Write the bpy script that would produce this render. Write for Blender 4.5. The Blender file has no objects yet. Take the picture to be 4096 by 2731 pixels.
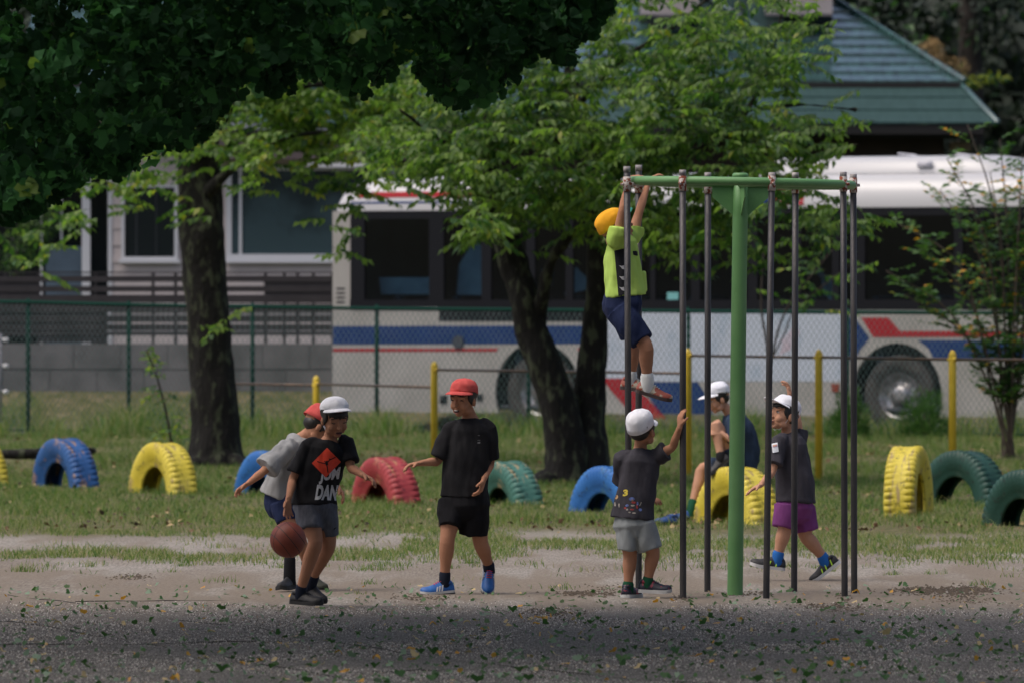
import bpy, bmesh, math, random
import numpy as np
from mathutils import Vector, Matrix, noise
from mathutils.bvhtree import BVHTree
R=math.radians; PI=math.pi
random.seed(7); rng=np.random.default_rng(7)
scene=bpy.context.scene; C=scene.collection
# ------------------------------------------------------------ camera
F=33250.0; HC=1.77; HY=1200.0      # focal length in photo pixels, camera height, horizon row
cd=bpy.data.cameras.new('camera'); cam=bpy.data.objects.new('camera',cd); C.objects.link(cam)
cam.location=(0,0,HC); cam.rotation_euler=(R(90),0,0)
cd.sensor_width=36; cd.lens=36*F/4096; cd.shift_y=-(1365.5-HY)/4096
cd.clip_start=1; cd.clip_end=2000
cd.dof.use_dof=True; cd.dof.focus_distance=49.3; cd.dof.aperture_fstop=6.3
scene.camera=cam
# ------------------------------------------------------------ light
SUN_EL=62; SUN_AZ=248       # azimuth measured from +Y (behind the scene) towards +X
w=bpy.data.worlds.new('World'); scene.world=w; w.use_nodes=True
nt=w.node_tree; nt.nodes.clear()
sky=nt.nodes.new('ShaderNodeTexSky'); sky.sky_type='NISHITA'; sky.sun_disc=False
sky.sun_elevation=R(SUN_EL); sky.sun_rotation=R(SUN_AZ); sky.air_density=.75; sky.dust_density=6.0; sky.ozone_density=.6
bg=nt.nodes.new('ShaderNodeBackground'); bg.inputs[1].default_value=0.15
wo=nt.nodes.new('ShaderNodeOutputWorld'); nt.links.new(sky.outputs[0],bg.inputs[0]); nt.links.new(bg.outputs[0],wo.inputs[0])
sd=bpy.data.lights.new('sun','SUN'); sun=bpy.data.objects.new('sun',sd); C.objects.link(sun)
sd.energy=0.9; sd.angle=R(36); sd.color=(1,.985,.965)
e,a=R(SUN_EL),R(SUN_AZ)
sv=Vector((math.sin(a)*math.cos(e),math.cos(a)*math.cos(e),math.sin(e)))   # towards the sun
sun.rotation_euler=sv.to_track_quat('Z','Y').to_euler(); sun.location=(0,60,40)
scene.view_settings.view_transform='Standard'; scene.view_settings.look='None'
scene.view_settings.exposure=0.12; scene.view_settings.gamma=1
scene.render.engine='CYCLES'
# ------------------------------------------------------------ helpers
def P(x,y,D): return Vector(((x-2048)/F*D, D, HC-(y-HY)/F*D))
def gz(Y):    # ground height profile
    pts=[(-100,0),(82,0),(95,.23),(96.2,.22),(97.2,.13),(104,.13),(105.9,.3),(106.4,1.15),(150,1.2),(170,6),(230,22),(600,24)]
    for (a0,z0),(a1,z1) in zip(pts,pts[1:]):
        if Y<=a1: return z0+(z1-z0)*max(0,(Y-a0))/(a1-a0)
    return 24
def tag(o,label=None,cat=None,group=None,kind=None):
    if label: o['label']=label
    if cat: o['category']=cat
    if group: o['group']=group
    if kind: o['kind']=kind
    return o
def empty(name,loc,label,cat,group=None,rz=0):
    o=bpy.data.objects.new(name,None); C.objects.link(o); o.location=loc; o.rotation_euler=(0,0,rz); o.empty_display_size=.1
    return tag(o,label,cat,group)
M={}
def mat(name,col,rough=.8,col2=None,scale=6,bump=0,bscale=40,trans=0,metal=0,spec=.5,thr=None,stretch=None,detail=4,bdist=.01):
    if name in M: return M[name]
    m=bpy.data.materials.new(name); m.use_nodes=True; t=m.node_tree; b=t.nodes['Principled BSDF']
    b.inputs['Base Color'].default_value=(*col,1); b.inputs['Roughness'].default_value=rough
    b.inputs['Metallic'].default_value=metal; b.inputs['Specular IOR Level'].default_value=spec
    tc=t.nodes.new('ShaderNodeTexCoord'); src=tc.outputs['Object']
    if stretch:
        mp=t.nodes.new('ShaderNodeMapping'); mp.inputs['Scale'].default_value=stretch
        t.links.new(src,mp.inputs['Vector']); src=mp.outputs[0]
    if col2:
        n=t.nodes.new('ShaderNodeTexNoise'); n.inputs['Scale'].default_value=scale; n.inputs['Detail'].default_value=detail
        t.links.new(src,n.inputs['Vector'])
        r=t.nodes.new('ShaderNodeValToRGB'); lo,hi=thr or (.35,.65)
        r.color_ramp.elements[0].position=lo; r.color_ramp.elements[1].position=hi
        r.color_ramp.elements[0].color=(*col,1); r.color_ramp.elements[1].color=(*col2,1)
        t.links.new(n.outputs['Fac'],r.inputs[0]); t.links.new(r.outputs[0],b.inputs['Base Color'])
    if bump:
        n2=t.nodes.new('ShaderNodeTexNoise'); n2.inputs['Scale'].default_value=bscale; n2.inputs['Detail'].default_value=5
        t.links.new(src,n2.inputs['Vector'])
        bp=t.nodes.new('ShaderNodeBump'); bp.inputs['Strength'].default_value=bump; bp.inputs['Distance'].default_value=bdist
        t.links.new(n2.outputs['Fac'],bp.inputs['Height']); t.links.new(bp.outputs[0],b.inputs['Normal'])
    if trans:
        out=t.nodes['Material Output']; tr=t.nodes.new('ShaderNodeBsdfTranslucent')
        tr.inputs[0].default_value=(min(1,col[0]*1.7+.01),min(1,col[1]*2.0+.02),col[2]*1.1,1)
        mx=t.nodes.new('ShaderNodeMixShader'); mx.inputs[0].default_value=trans
        t.links.new(b.outputs[0],mx.inputs[1]); t.links.new(tr.outputs[0],mx.inputs[2]); t.links.new(mx.outputs[0],out.inputs[0])
    M[name]=m; return m
class MB:
    """collects verts/faces (world coords) and links them as ONE mesh object"""
    def __init__(s): s.v=[]; s.f=[]; s.m=[]
    def add(s,verts,faces,mi=0):
        o=len(s.v); s.v+= [tuple(v) for v in verts]; s.f+=[tuple(i+o for i in f) for f in faces]; s.m+=[mi]*len(faces)
    def box(s,x0,x1,y0,y1,z0,z1,mi=0):
        v=[(x,y,z) for z in (z0,z1) for y in (y0,y1) for x in (x0,x1)]
        s.add(v,[(0,2,3,1),(4,5,7,6),(0,1,5,4),(2,6,7,3),(0,4,6,2),(1,3,7,5)],mi)
    def obox(s,c,ax,ay,az,mi=0):
        c=Vector(c); v=[c+ax*i+ay*j+az*k for k in(-1,1) for j in(-1,1) for i in(-1,1)]
        s.add(v,[(0,2,3,1),(4,5,7,6),(0,1,5,4),(2,6,7,3),(0,4,6,2),(1,3,7,5)],mi)
    def tube(s,pts,rads,side=None,n=10,mi=0,cap='round',power=2.0,samp=1):
        pts=[Vector(p) for p in pts]; rr=[(r,r) if not isinstance(r,(tuple,list)) else r for r in rads]
        if samp>1 and len(pts)>1:
            q=[];qr=[]
            for i in range(len(pts)-1):
                p0=pts[max(i-1,0)];p1=pts[i];p2=pts[i+1];p3=pts[min(i+2,len(pts)-1)]
                for k in range(samp):
                    t=k/samp
                    q.append(.5*((2*p1)+(p2-p0)*t+(2*p0-5*p1+4*p2-p3)*t*t+(3*p1-p0-3*p2+p3)*t**3))
                    u=t*t*(3-2*t); qr.append((rr[i][0]*(1-u)+rr[i+1][0]*u, rr[i][1]*(1-u)+rr[i+1][1]*u))
            q.append(pts[-1]); qr.append(rr[-1]); pts,rr=q,qr
        N=len(pts); sd=Vector(side) if side is not None else None; rings=[]
        prev=None
        for i in range(N):
            t=(pts[min(i+1,N-1)]-pts[max(i-1,0)])
            if t.length<1e-9: t=Vector((0,0,1))
            t.normalize()
            ref=sd if sd is not None else (prev if prev is not None else (Vector((1,0,0)) if abs(t.x)<.8 else Vector((0,0,1))))
            a=ref-t*ref.dot(t)
            if a.length<1e-4: a=t.orthogonal()
            a.normalize(); b=t.cross(a); prev=a if sd is None else None
            rings.append((pts[i],a,b,t,rr[i]))
        out=[]
        if cap=='round':
            p,a,b,t,r=rings[0]; m=min(r); out+= [(p-t*m*.9,a,b,t,(r[0]*.35,r[1]*.35)),(p-t*m*.6,a,b,t,(r[0]*.78,r[1]*.78))]
        out+=rings
        if cap=='round':
            p,a,b,t,r=rings[-1]; m=min(r); out+= [(p+t*m*.6,a,b,t,(r[0]*.78,r[1]*.78)),(p+t*m*.9,a,b,t,(r[0]*.35,r[1]*.35))]
        vs=[];fs=[]
        for (p,a,b,t,r) in out:
            for k in range(n):
                th=2*PI*k/n; c,s_=math.cos(th),math.sin(th)
                if power!=2: c=math.copysign(abs(c)**(2/power),c); s_=math.copysign(abs(s_)**(2/power),s_)
                vs.append(p+a*(r[0]*c)+b*(r[1]*s_))
        for i in range(len(out)-1):
            for k in range(n):
                k2=(k+1)%n; fs.append((i*n+k,i*n+k2,(i+1)*n+k2,(i+1)*n+k))
        fs.append(tuple(range(n-1,-1,-1))); fs.append(tuple((len(out)-1)*n+k for k in range(n)))
        s.add(vs,fs,mi)
    def ell(s,c,ax,ay,az,mi=0,n=12,m=8):
        c=Vector(c); vs=[c-az]; fs=[]
        for i in range(1,m):
            ph=-PI/2+PI*i/m
            for k in range(n):
                th=2*PI*k/n; vs.append(c+ax*(math.cos(ph)*math.cos(th))+ay*(math.cos(ph)*math.sin(th))+az*math.sin(ph))
        vs.append(c+az); L=len(vs)-1
        for k in range(n):
            k2=(k+1)%n; fs.append((0,1+k2,1+k))
            for i in range(m-2):
                a0=1+i*n; fs.append((a0+k,a0+k2,a0+n+k2,a0+n+k))
            fs.append((L,1+(m-2)*n+k,1+(m-2)*n+k2))
        s.add(vs,fs,mi)
    def prism(s,poly,off,mi=0):
        """closed prism from a 3-D polygon extruded by vector off"""
        n=len(poly); poly=[Vector(p) for p in poly]; off=Vector(off)
        s.add(poly+[p+off for p in poly],[tuple(range(n-1,-1,-1)),tuple(range(n,2*n))]+[(i,(i+1)%n,n+(i+1)%n,n+i) for i in range(n)],mi)
    def build(s,name,mats,parent=None,smooth=False,local=False):
        if not isinstance(mats,(list,tuple)): mats=[mats]
        me=bpy.data.meshes.new(name)
        off=Vector((0,0,0)) if (local or parent is None) else gloc(parent)
        me.from_pydata([(v[0]-off.x,v[1]-off.y,v[2]-off.z) for v in s.v],[],s.f)
        for m in mats: me.materials.append(m)
        if len(mats)>1: me.polygons.foreach_set('material_index',s.m)
        if smooth: me.polygons.foreach_set('use_smooth',[True]*len(me.polygons))
        me.update()
        o=bpy.data.objects.new(name,me); C.objects.link(o)
        if parent is not None: o.parent=parent
        return o
def gloc(o):
    v=Vector((0,0,0))
    while o is not None: v+=Vector(o.location); o=o.parent
    return v
def fixn(o):
    bm=bmesh.new(); bm.from_mesh(o.data); bmesh.ops.recalc_face_normals(bm,faces=bm.faces); bm.to_mesh(o.data); bm.free(); return o
def bevel(o,wd,seg=2):
    m=o.modifiers.new('b','BEVEL'); m.width=wd; m.segments=seg; m.limit_method='ANGLE'; return o
TMP=bpy.data.scenes.new('scratch')
def evaluated(o):
    # evaluate one object alone (quick), then hand it back to the real scene
    cols=list(o.users_collection)
    for c in cols: c.objects.unlink(o)
    TMP.collection.objects.link(o); vl=TMP.view_layers[0]; vl.update(); dg=vl.depsgraph; dg.update()
    me=bpy.data.meshes.new_from_object(o.evaluated_get(dg)); TMP.collection.objects.unlink(o)
    for c in cols: c.objects.link(o)
    return me
def bake_remesh(o,vox,smooth_it=4,sf=.5,fold=0,ff=(11,11,5)):
    fixn(o)
    md=o.modifiers.new('r','REMESH'); md.mode='VOXEL'; md.voxel_size=vox; md.use_smooth_shade=True
    sm=o.modifiers.new('s','SMOOTH'); sm.factor=sf; sm.iterations=smooth_it
    me=evaluated(o)
    mats=[m for m in o.data.materials]; o.modifiers.clear(); me.materials.clear()
    for m in mats: me.materials.append(m)
    o.data=me
    if fold:
        cos=[v.co.copy() for v in me.vertices]; nrs=[v.normal.copy() for v in me.vertices]
        for v,q,nn_ in zip(me.vertices,cos,nrs):
            k=noise.noise(Vector((q.x*ff[0]+3,q.y*ff[1],q.z*ff[2])))+.6*noise.noise(Vector((q.x*ff[0]*2.3,q.y*ff[1]*2.3+7,q.z*ff[2]*2.6+q.x*9)))
            v.co=q+nn_*(fold*k)
    me.polygons.foreach_set('use_smooth',[True]*len(me.polygons)); me.update()
    return o
def np_mesh(name,verts,tris,mats,mi=None,parent=None,smooth=False):
    me=bpy.data.meshes.new(name); nv=len(verts); nf=len(tris); k=tris.shape[1]
    if parent is not None: verts=verts-np.array(gloc(parent))
    me.vertices.add(nv); me.vertices.foreach_set('co',verts.astype(np.float32).ravel())
    me.loops.add(nf*k); me.loops.foreach_set('vertex_index',tris.astype(np.int32).ravel())
    me.polygons.add(nf); me.polygons.foreach_set('loop_start',np.arange(0,nf*k,k,dtype=np.int32))
    for m in (mats if isinstance(mats,(list,tuple)) else [mats]): me.materials.append(m)
    if mi is not None: me.polygons.foreach_set('material_index',mi.astype(np.int32))
    if smooth: me.polygons.foreach_set('use_smooth',np.ones(nf,dtype=bool))
    me.update(calc_edges=True)
    o=bpy.data.objects.new(name,me); C.objects.link(o)
    if parent is not None: o.parent=parent
    return o
def unit(a): return a/np.maximum(np.linalg.norm(a,axis=1,keepdims=True),1e-9)
def leaf_arrays(pos,d,nrm,L,W,shape='leaf'):
    """pos: leaf base, d: axis, nrm: leaf normal; returns verts and quads/tris"""
    d=unit(d); s=unit(np.cross(d,nrm)); n=np.cross(s,d); L=L[:,None]; W=W[:,None]; N=len(pos)
    if shape=='leaf':     # pointed oval folded on its midrib, tip bent down
        v=[pos, pos+d*L*.45+s*W*.5+n*W*.16, pos+d*L-n*L*.16, pos+d*L*.45-s*W*.5+n*W*.16, pos+d*L*.5]
        t=[(0,1,4),(4,1,2),(0,4,3),(4,2,3)]
    else:                 # fan leaf with a notch
        v=[pos]; t=[]
        for k,(ang,rr) in enumerate([(-62,.86),(-40,1.0),(-15,1.03),(0,.82),(15,1.03),(40,1.0),(62,.86)]):
            c,s_=math.cos(R(ang)),math.sin(R(ang)); wob=.14*math.sin(k*2.1)
            v.append(pos+d*L*rr*c+s*L*rr*s_*1.0+n*L*wob)
        t=[(0,k,k+1) for k in range(1,7)]
    K=len(v); V=np.stack(v,1).reshape(-1,3); T=np.array(t)[None]+ (np.arange(N)*K)[:,None,None]
    return V,T.reshape(-1,3),len(t)
# ------------------------------------------------------------ ground
def ground_material():
    m=bpy.data.materials.new('ground'); m.use_nodes=True; t=m.node_tree; b=t.nodes['Principled BSDF']; b.inputs['Roughness'].default_value=.95
    b.inputs['Specular IOR Level'].default_value=.2
    N=t.nodes.new; L=t.links.new
    tc=N('ShaderNodeTexCoord'); sp=N('ShaderNodeSeparateXYZ'); L(tc.outputs['Object'],sp.inputs[0])
    def noise_(sc,det=4,st=None,rough=.5):
        n=N('ShaderNodeTexNoise'); n.inputs['Scale'].default_value=sc; n.inputs['Detail'].default_value=det; n.inputs['Roughness'].default_value=rough
        if st:
            mp=N('ShaderNodeMapping'); mp.inputs['Scale'].default_value=st; L(tc.outputs['Object'],mp.inputs[0]); L(mp.outputs[0],n.inputs[0])
        else: L(tc.outputs['Object'],n.inputs[0])
        return n.outputs['Fac']
    def ramp(f,stops):
        r=N('ShaderNodeValToRGB'); cr=r.color_ramp
        while len(cr.elements)<len(stops): cr.elements.new(.5)
        for e_,(p,c) in zip(cr.elements,stops): e_.position=p; e_.color=(*c,1)
        L(f,r.inputs[0]); return r.outputs[0]
    def mth(op,a,b_):
        n=N('ShaderNodeMath'); n.operation=op
        for i,x in enumerate((a,b_)):
            if isinstance(x,(int,float)): n.inputs[i].default_value=x
            else: L(x,n.inputs[i])
        return n.outputs[0]
    def mixc(f,a,b_):
        n=N('ShaderNodeMix'); n.data_type='RGBA'; L(f,n.inputs[0]); L(a,n.inputs[6]); L(b_,n.inputs[7]); return n.outputs[2]
    def sm(y0,y1,src):
        n=N('ShaderNodeMapRange'); n.interpolation_type='SMOOTHSTEP'; n.inputs[1].default_value=y0; n.inputs[2].default_value=y1; L(src,n.inputs[0]); return n.outputs[0]
    wy=mth('ADD',sp.outputs['Y'],mth('MULTIPLY',mth('SUBTRACT',noise_(.35,3,(1,.25,1)),.5),5))
    sand=mixc(sm(.35,.65,noise_(1.6,6,(1,.2,1))),ramp(noise_(70,3,(1,.06,1)),[(.35,(.18,.153,.125)),(.65,(.275,.24,.20))]),ramp(noise_(70,3,(1,.06,1)),[(.35,(.235,.213,.185)),(.65,(.36,.33,.29))]))
    red=mixc(sm(.5,.66,mth('ADD',noise_(3.0,6,(.8,.10,1),.6),mth('MULTIPLY',sm(57.5,51,wy),.13))),sand,ramp(noise_(45,2),[(.4,(.185,.152,.12)),(.6,(.26,.22,.175))]))
    grav=ramp(noise_(85,4,None,.75),[(.38,(.075,.068,.064)),(.5,(.17,.155,.145)),(.58,(.24,.225,.21)),(.68,(.55,.52,.49))])
    grst=ramp(noise_(110,3,(1,.05,1),.7),[(.36,(.065,.060,.056)),(.5,(.145,.137,.128)),(.6,(.22,.21,.195)),(.7,(.48,.46,.43))])
    gr2=mixc(sm(.3,.7,noise_(.9,4,(1,.25,1))),grst,ramp(noise_(100,3,(1,.06,1),.7),[(.36,(.08,.074,.069)),(.52,(.165,.155,.145)),(.68,(.32,.30,.28))]))
    near=mixc(sm(44.5,49.5,wy),gr2,red)
    soil=ramp(noise_(7,5),[(.35,(.075,.09,.03)),(.5,(.12,.115,.05)),(.68,(.22,.18,.11))])
    far=mixc(sm(104,112,sp.outputs['Y']),mixc(sm(61.5,64.5,wy),near,soil),ramp(noise_(1.3,6),[(.35,(.015,.026,.010)),(.65,(.04,.055,.022))]))
    L(far,b.inputs['Base Color'])
    bp=N('ShaderNodeBump'); bp.inputs['Strength'].default_value=.9; bp.inputs['Distance'].default_value=.012
    L(noise_(70,5,None,.7),bp.inputs['Height']); L(bp.outputs[0],b.inputs['Normal'])
    return m
ys=list(np.concatenate([np.linspace(-300,20,6),np.linspace(24,110,87),np.linspace(112,240,33),[300,400,600]]))
xs=list(np.concatenate([[-400,-150,-60,-30],np.linspace(-20,20,41),[30,60,150,400]]))
g=MB(); vs=[]
for y in ys:
    for x in xs: vs.append((x,y,gz(y)+(.012*noise.noise(Vector((x*1.3,y*.7,0))) if 30<y<96 else 0)))
nx=len(xs); g.add(vs,[(j*nx+i,j*nx+i+1,(j+1)*nx+i+1,(j+1)*nx+i) for j in range(len(ys)-1) for i in range(nx-1)])
tag(g.build('ground',ground_material(),smooth=True),kind='structure')
rd=MB(); rd.add([(-60,97.3,.136),(60,97.3,.136),(60,103.9,.136),(-60,103.9,.136)],[(0,1,2,3)])
tag(rd.build('road',mat('asphalt',(.05,.05,.052),.9,(.075,.073,.07),8,.4,120)),kind='structure')
# ------------------------------------------------------------ ground grass (stuff)
gm=[mat('grass_green',(.080,.155,.03),.7,trans=.35),mat('grass_yellow',(.19,.225,.07),.7,trans=.35),mat('grass_straw',(.30,.26,.15),.8,trans=.3),mat('grass_deep',(.045,.10,.018),.7,trans=.35)]
def blades(x,y,h,w_,probs,name,label,z=None):
    n=len(x); z=np.array([gz(v) for v in y])-.005 if z is None else z
    th=rng.uniform(0,2*PI,n); lean=rng.uniform(.1,1.3,n)*h; la=rng.uniform(0,2*PI,n)
    s=np.stack([np.cos(th),np.sin(th)*.4,np.zeros(n)],1)*w_[:,None]
    b=np.stack([x,y,z],1); mid=b+np.stack([np.cos(la)*lean*.3,np.sin(la)*lean*.3,h*.6],1); tip=b+np.stack([np.cos(la)*lean,np.sin(la)*lean,h],1)
    V=np.stack([b-s,b+s,mid+s*.7,mid-s*.7,tip],1).reshape(-1,3)
    T=(np.array([(0,1,2),(0,2,3),(3,2,4)])[None]+(np.arange(n)*5)[:,None,None]).reshape(-1,3)
    mi=rng.choice(len(probs),n,p=probs)
    if name=='grass':
        fr_=np.clip((74-y)/9+.5*nz(x,y,1.3,61),0,1); sw=rng.random(n)<.5*fr_; mi[sw]=rng.choice([1,1,2],sw.sum())
    mi=np.repeat(mi,3)
    o=np_mesh(name,V,T,gm,mi); return tag(o,label,'grass',kind='stuff')
def nz(x,y,s,seed=0): return np.array([noise.noise(Vector((a_*s,b_*s*.35,seed))) for a_,b_ in zip(x,y)])
# dense bank
n=265000; y=62+34*rng.random(n)**.9; x=(rng.random(n)-.5)*(2*(y*.066+1.4))
q=nz(x,y,1.1,3); edge=np.clip((y-62-4.0*(nz(x,y,.5,9)+.25)-1.5*nz(x,y,2.5,31))/2.5,0,1); road_=np.clip((q+.62)*1.5,.12,1)
keep=rng.random(n)<edge*road_; x,y,q=x[keep],y[keep],q[keep]
h=(.02+.065*rng.random(len(x))**1.5)*(1+.6*np.clip(q,-.5,1)); h*=np.where(y>86,1.15,1)
blades(x,y,h,.0022+.0022*rng.random(len(x)),[.38,.27,.10,.25],'grass','green grass on the bank around the painted tyres')
# sparse patches in front
n=110000; y=54+10.5*rng.random(n); x=(rng.random(n)-.5)*(2*(y*.066+.5))
q=nz(x,y,1.5,17)+.5*nz(x,y,5,4); right=(x>-.8)
wv=.9*nz(x,y*0,.45,40); band=np.where(right, np.exp(-((y-60.0-wv)/3.4)**2)*1.1, np.exp(-((y-57.6-wv)/1.5)**2)+.9*np.exp(-((y-63.0-wv)/1.3)**2))
keep=rng.random(n)<np.clip((q+.16+.5*(band-.55))*2.6,0,1)*np.clip(band*1.3,0,1); x,y=x[keep],y[keep]
blades(x,y,.015+.045*rng.random(len(x)),.002+.002*rng.random(len(x)),[.25,.38,.27,.10],'sparse_grass','sparse dry grass tufts on the pale sand in front of the bank')
# little tufts on sand
tx,ty,th_=[],[],[]
for _ in range(60):
    cy=49.5+7*random.random()**.6; cx=(random.random()-.5)*2*(cy*.066); k=random.randint(6,40); r_=.02+.06*random.random()
    for _k in range(k): tx.append(cx+random.gauss(0,r_)); ty.append(cy+random.gauss(0,r_*2)); th_.append(.015+.04*random.random())
for (px,py,k,r_) in [(90,2285,60,.05),(1500,2280,120,.11),(1560,2262,70,.09),(760,2245,60,.05),(1890,2250,50,.05)]:
    D=HC*F/(py-HY)
    for _k in range(k): tx.append((px-2048)/F*D+random.gauss(0,r_)); ty.append(D+random.gauss(0,r_)); th_.append(.02+.05*random.random())
blades(np.array(tx),np.array(ty),np.array(th_),np.full(len(tx),.0025),[.45,.3,.1,.15],'grass_tufts','scattered small grass tufts on the bare sand')
# tall weeds along the fence and the wall behind it
n=26000; y=np.where(rng.random(n)<.6,94+2.2*rng.random(n),103.6+2.2*rng.random(n)); x=(rng.random(n)-.5)*14
q=nz(x,y*0,1.7,5); keep=(rng.random(n)<np.clip(q+.45,0.05,1))&~((y>100)&(x>-2)); x,y,q=x[keep],y[keep],q[keep]
o=blades(x,y,(.06+.24*rng.random(len(x)))*(1+.8*np.clip(q,-.5,1)),.004+.004*rng.random(len(x)),[.4,.25,.12,.23],'weeds','tall ragged weeds along the foot of the chain-link fence')
# ------------------------------------------------------------ fallen leaves
lm=[mat('fallen_green',(.035,.10,.03),.6,(.06,.14,.035),30,trans=.2),mat('fallen_pale',(.17,.25,.17),.6,trans=.15),mat('fallen_orange',(.62,.27,.03),.6,(.5,.32,.05),40,trans=.15),mat('fallen_tan',(.5,.38,.2),.7,trans=.1)]
def fan_mesh(k,m):
    rr=random.Random(k); mb=MB(); L=.038; curl=rr.uniform(.2,1.1); pts=[]
    tilt=rr.uniform(.1,1.1); V=[(0,0,.002)]
    for i in range(9):
        a_=R(-66+132*i/8); l=L*(1.0 if i!=4 else .82)*rr.uniform(.93,1.05)*(.85 if i in(0,8) else 1)
        x_,y_=math.sin(a_)*l,math.cos(a_)*l; z_=curl*abs(x_)*.9+rr.uniform(-.003,.003)+.004
        V.append((x_,y_*math.cos(tilt)-0*z_,z_*math.cos(tilt)+y_*math.sin(tilt)+.003))
    mb.add(V,[(0,i,i+1) for i in range(1,9)]); mb.tube([(0,0,.003),(.006,-.02,.004),(.004,-.035,.002)],[.0009,.0008,.0006],n=4)
    me_=bpy.data.meshes.new('fallen_leaf'); me_.from_pydata(mb.v,[],mb.f); me_.materials.append(m); return me_
fm={0:[fan_mesh(k,lm[0]) for k in range(6)],1:[fan_mesh(k+9,lm[1]) for k in range(4)]}
def oval_mesh(k,m):
    rr=random.Random(k); mb=MB(); L=.05; W=.014
    V=[(0,0,.003)]
    for i in range(1,6):
        t_=i/6; w2=W*math.sin(PI*t_)**.7; z_=.004+.010*rr.random()+.012*math.sin(PI*t_)*(k%2)
        V+= [(-w2,L*t_,z_+.008),(0,L*t_,z_),(w2,L*t_,z_+.006)]
    V.append((0,L,.004)); f=[(0,2,1),(0,3,2)]
    for i in range(4):
        a0=1+i*3; f+=[(a0,a0+1,a0+4,a0+3),(a0+1,a0+2,a0+5,a0+4)]
    f+=[(13,14,16),(14,15,16)]; mb.add(V,f)
    me_=bpy.data.meshes.new('fallen_leaf'); me_.from_pydata(mb.v,[],mb.f); me_.materials.append(m); return me_
fm[2]=[oval_mesh(k,lm[2]) for k in range(3)]+[fan_mesh(31,lm[2])]; fm[3]=[oval_mesh(k+5,lm[3]) for k in range(2)]
spots=[]   # (px,py,kind,scale)
for px,py,kd in [(100,2433,2),(150,2690,2),(210,2680,3),(535,2632,2),(870,2612,2),(490,2790,3),(705,2687,3),(978,2660,2),(690,2720,2),(1028,2645,2),(830,2530,3),(250,2510,3),(1262,2648,2),(125,2660,3),(240,2450,3),
   (1390,2692,2),(1490,2635,2),(1715,2503,2),(1850,2500,3),(1960,2520,2),(2135,2475,2),(2170,2484,2),(2130,2498,2),(1625,2603,2),(1665,2640,2),(1760,2623,2),(2110,2632,3),(2650,2530,3),(3355,2567,2),(2780,2625,2),(2835,2655,2),(4070,2600,3),(3900,2490,3),(1370,2620,2),(2850,2380,2),(3440,2380,2),(690,2720,2)]:
    if py<2731: spots.append((px,py,kd,random.uniform(.8,1.15)))
while len(spots)<300:
    py=2385+345*random.random()**.8; px=random.uniform(0,4096)
    dens=.25+.75*min(1,max(0,(py-2430)/120)); 
    if px<900 : dens*=.55
    if noise.noise(Vector((px*.0035,py*.012,2)))*1.6+.55<random.random(): continue
    if random.random()<dens: spots.append((px,py,1 if random.random()<.3 else 0,random.choice((.4,.5,.65,.8,.95))*random.uniform(.85,1.15)))
gl={0:'green fan-shaped leaf lying on the grey gravel among many like it',1:'pale underside-up fan leaf lying on the grey gravel',2:'orange fallen leaf lying on the grey gravel',3:'tan dry fallen leaf lying on the grey gravel'}
for px,py,kd,sc in spots:
    D=HC*F/(py-HY); o=bpy.data.objects.new('fallen_leaf',random.choice(fm[kd])); C.objects.link(o)
    o.location=((px-2048)/F*D,D,.012*noise.noise(Vector(((px-2048)/F*D*1.3,D*.7,0)))); o.rotation_euler=(random.uniform(-.15,.15),random.uniform(-.15,.15),random.uniform(0,6.28)); o.scale=(sc,sc,sc)
    tag(o,gl[kd],'leaf',['green fan leaves on the gravel','pale fan leaves on the gravel','orange leaves on the gravel','tan leaves on the gravel'][kd])
n=1900; yy=37.5+14*rng.random(n)**1.2; xx=(rng.random(n)-.5)*2*(yy*.064)
dd=np.stack([rng.normal(size=n),rng.normal(size=n),rng.normal(size=n)*.5],1); nn=np.stack([rng.normal(size=n)*.8,rng.normal(size=n)*.8,np.ones(n)],1)
V,T,k=leaf_arrays(np.stack([xx,yy,np.full(n,.008)],1),dd,nn,.012+.026*rng.random(n),.02+.02*rng.random(n),'fan')
V[:,2]=np.maximum(V[:,2],.004)
tag(np_mesh('leaf_litter',V,T,lm,np.repeat(rng.choice(4,n,p=[.55,.28,.05,.12]),k)),'small scraps of leaf litter scattered over the gravel and sand','leaf litter',kind='stuff')
# dark marking cords lying on the ground
cords=[([(35,2377),(560,2450),(1190,2540)],'dark marking cord running diagonally from the left edge to below the dribbling boy'),
 ([(-40,2478),(200,2508),(440,2548)],'short diagonal marking cord at the left edge, nearest the left corner'),
 ([(300,2405),(1030,2397)],'dark cord lying straight across just behind the left shade line'),
 ([(-40,2576),(600,2573),(1090,2563)],'cord lying straight across the bottom left gravel'),
 ([(585,2573),(800,2606),(1050,2655),(1500,2735)],'diagonal cord crossing the gravel near the bottom edge'),
 ([(1190,2540),(1365,2572),(1800,2640),(2500,2712),(2900,2735)],'long diagonal cord running to the bottom middle edge'),
 ([(1480,2690),(1800,2676)],'short reddish cord on the gravel at the bottom'),
 ([(1480,2554),(2010,2552)],'thin cord lying straight across below the laughing boy')]
for i,(ln,lb) in enumerate(cords):
    mb=MB(); pts=[]
    for a_,b_ in zip(ln,ln[1:]):
        for k in range(8):
            t_=k/8; px,py=a_[0]+(b_[0]-a_[0])*t_,a_[1]+(b_[1]-a_[1])*t_; D=HC*F/(py-HY); X=(px-2048)/F*D
            pts.append((X+random.gauss(0,.008),D+random.gauss(0,.03),.001+.012*noise.noise(Vector((X*1.3,D*.7,0)))+random.uniform(-.0035,.003)))
    mb.tube(pts,[.0026]*len(pts),n=6)
    tag(mb.build('marking_cord',mat('cord',(.03,.028,.027),.9)),lb,'cord','marking cords on the ground')
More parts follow.
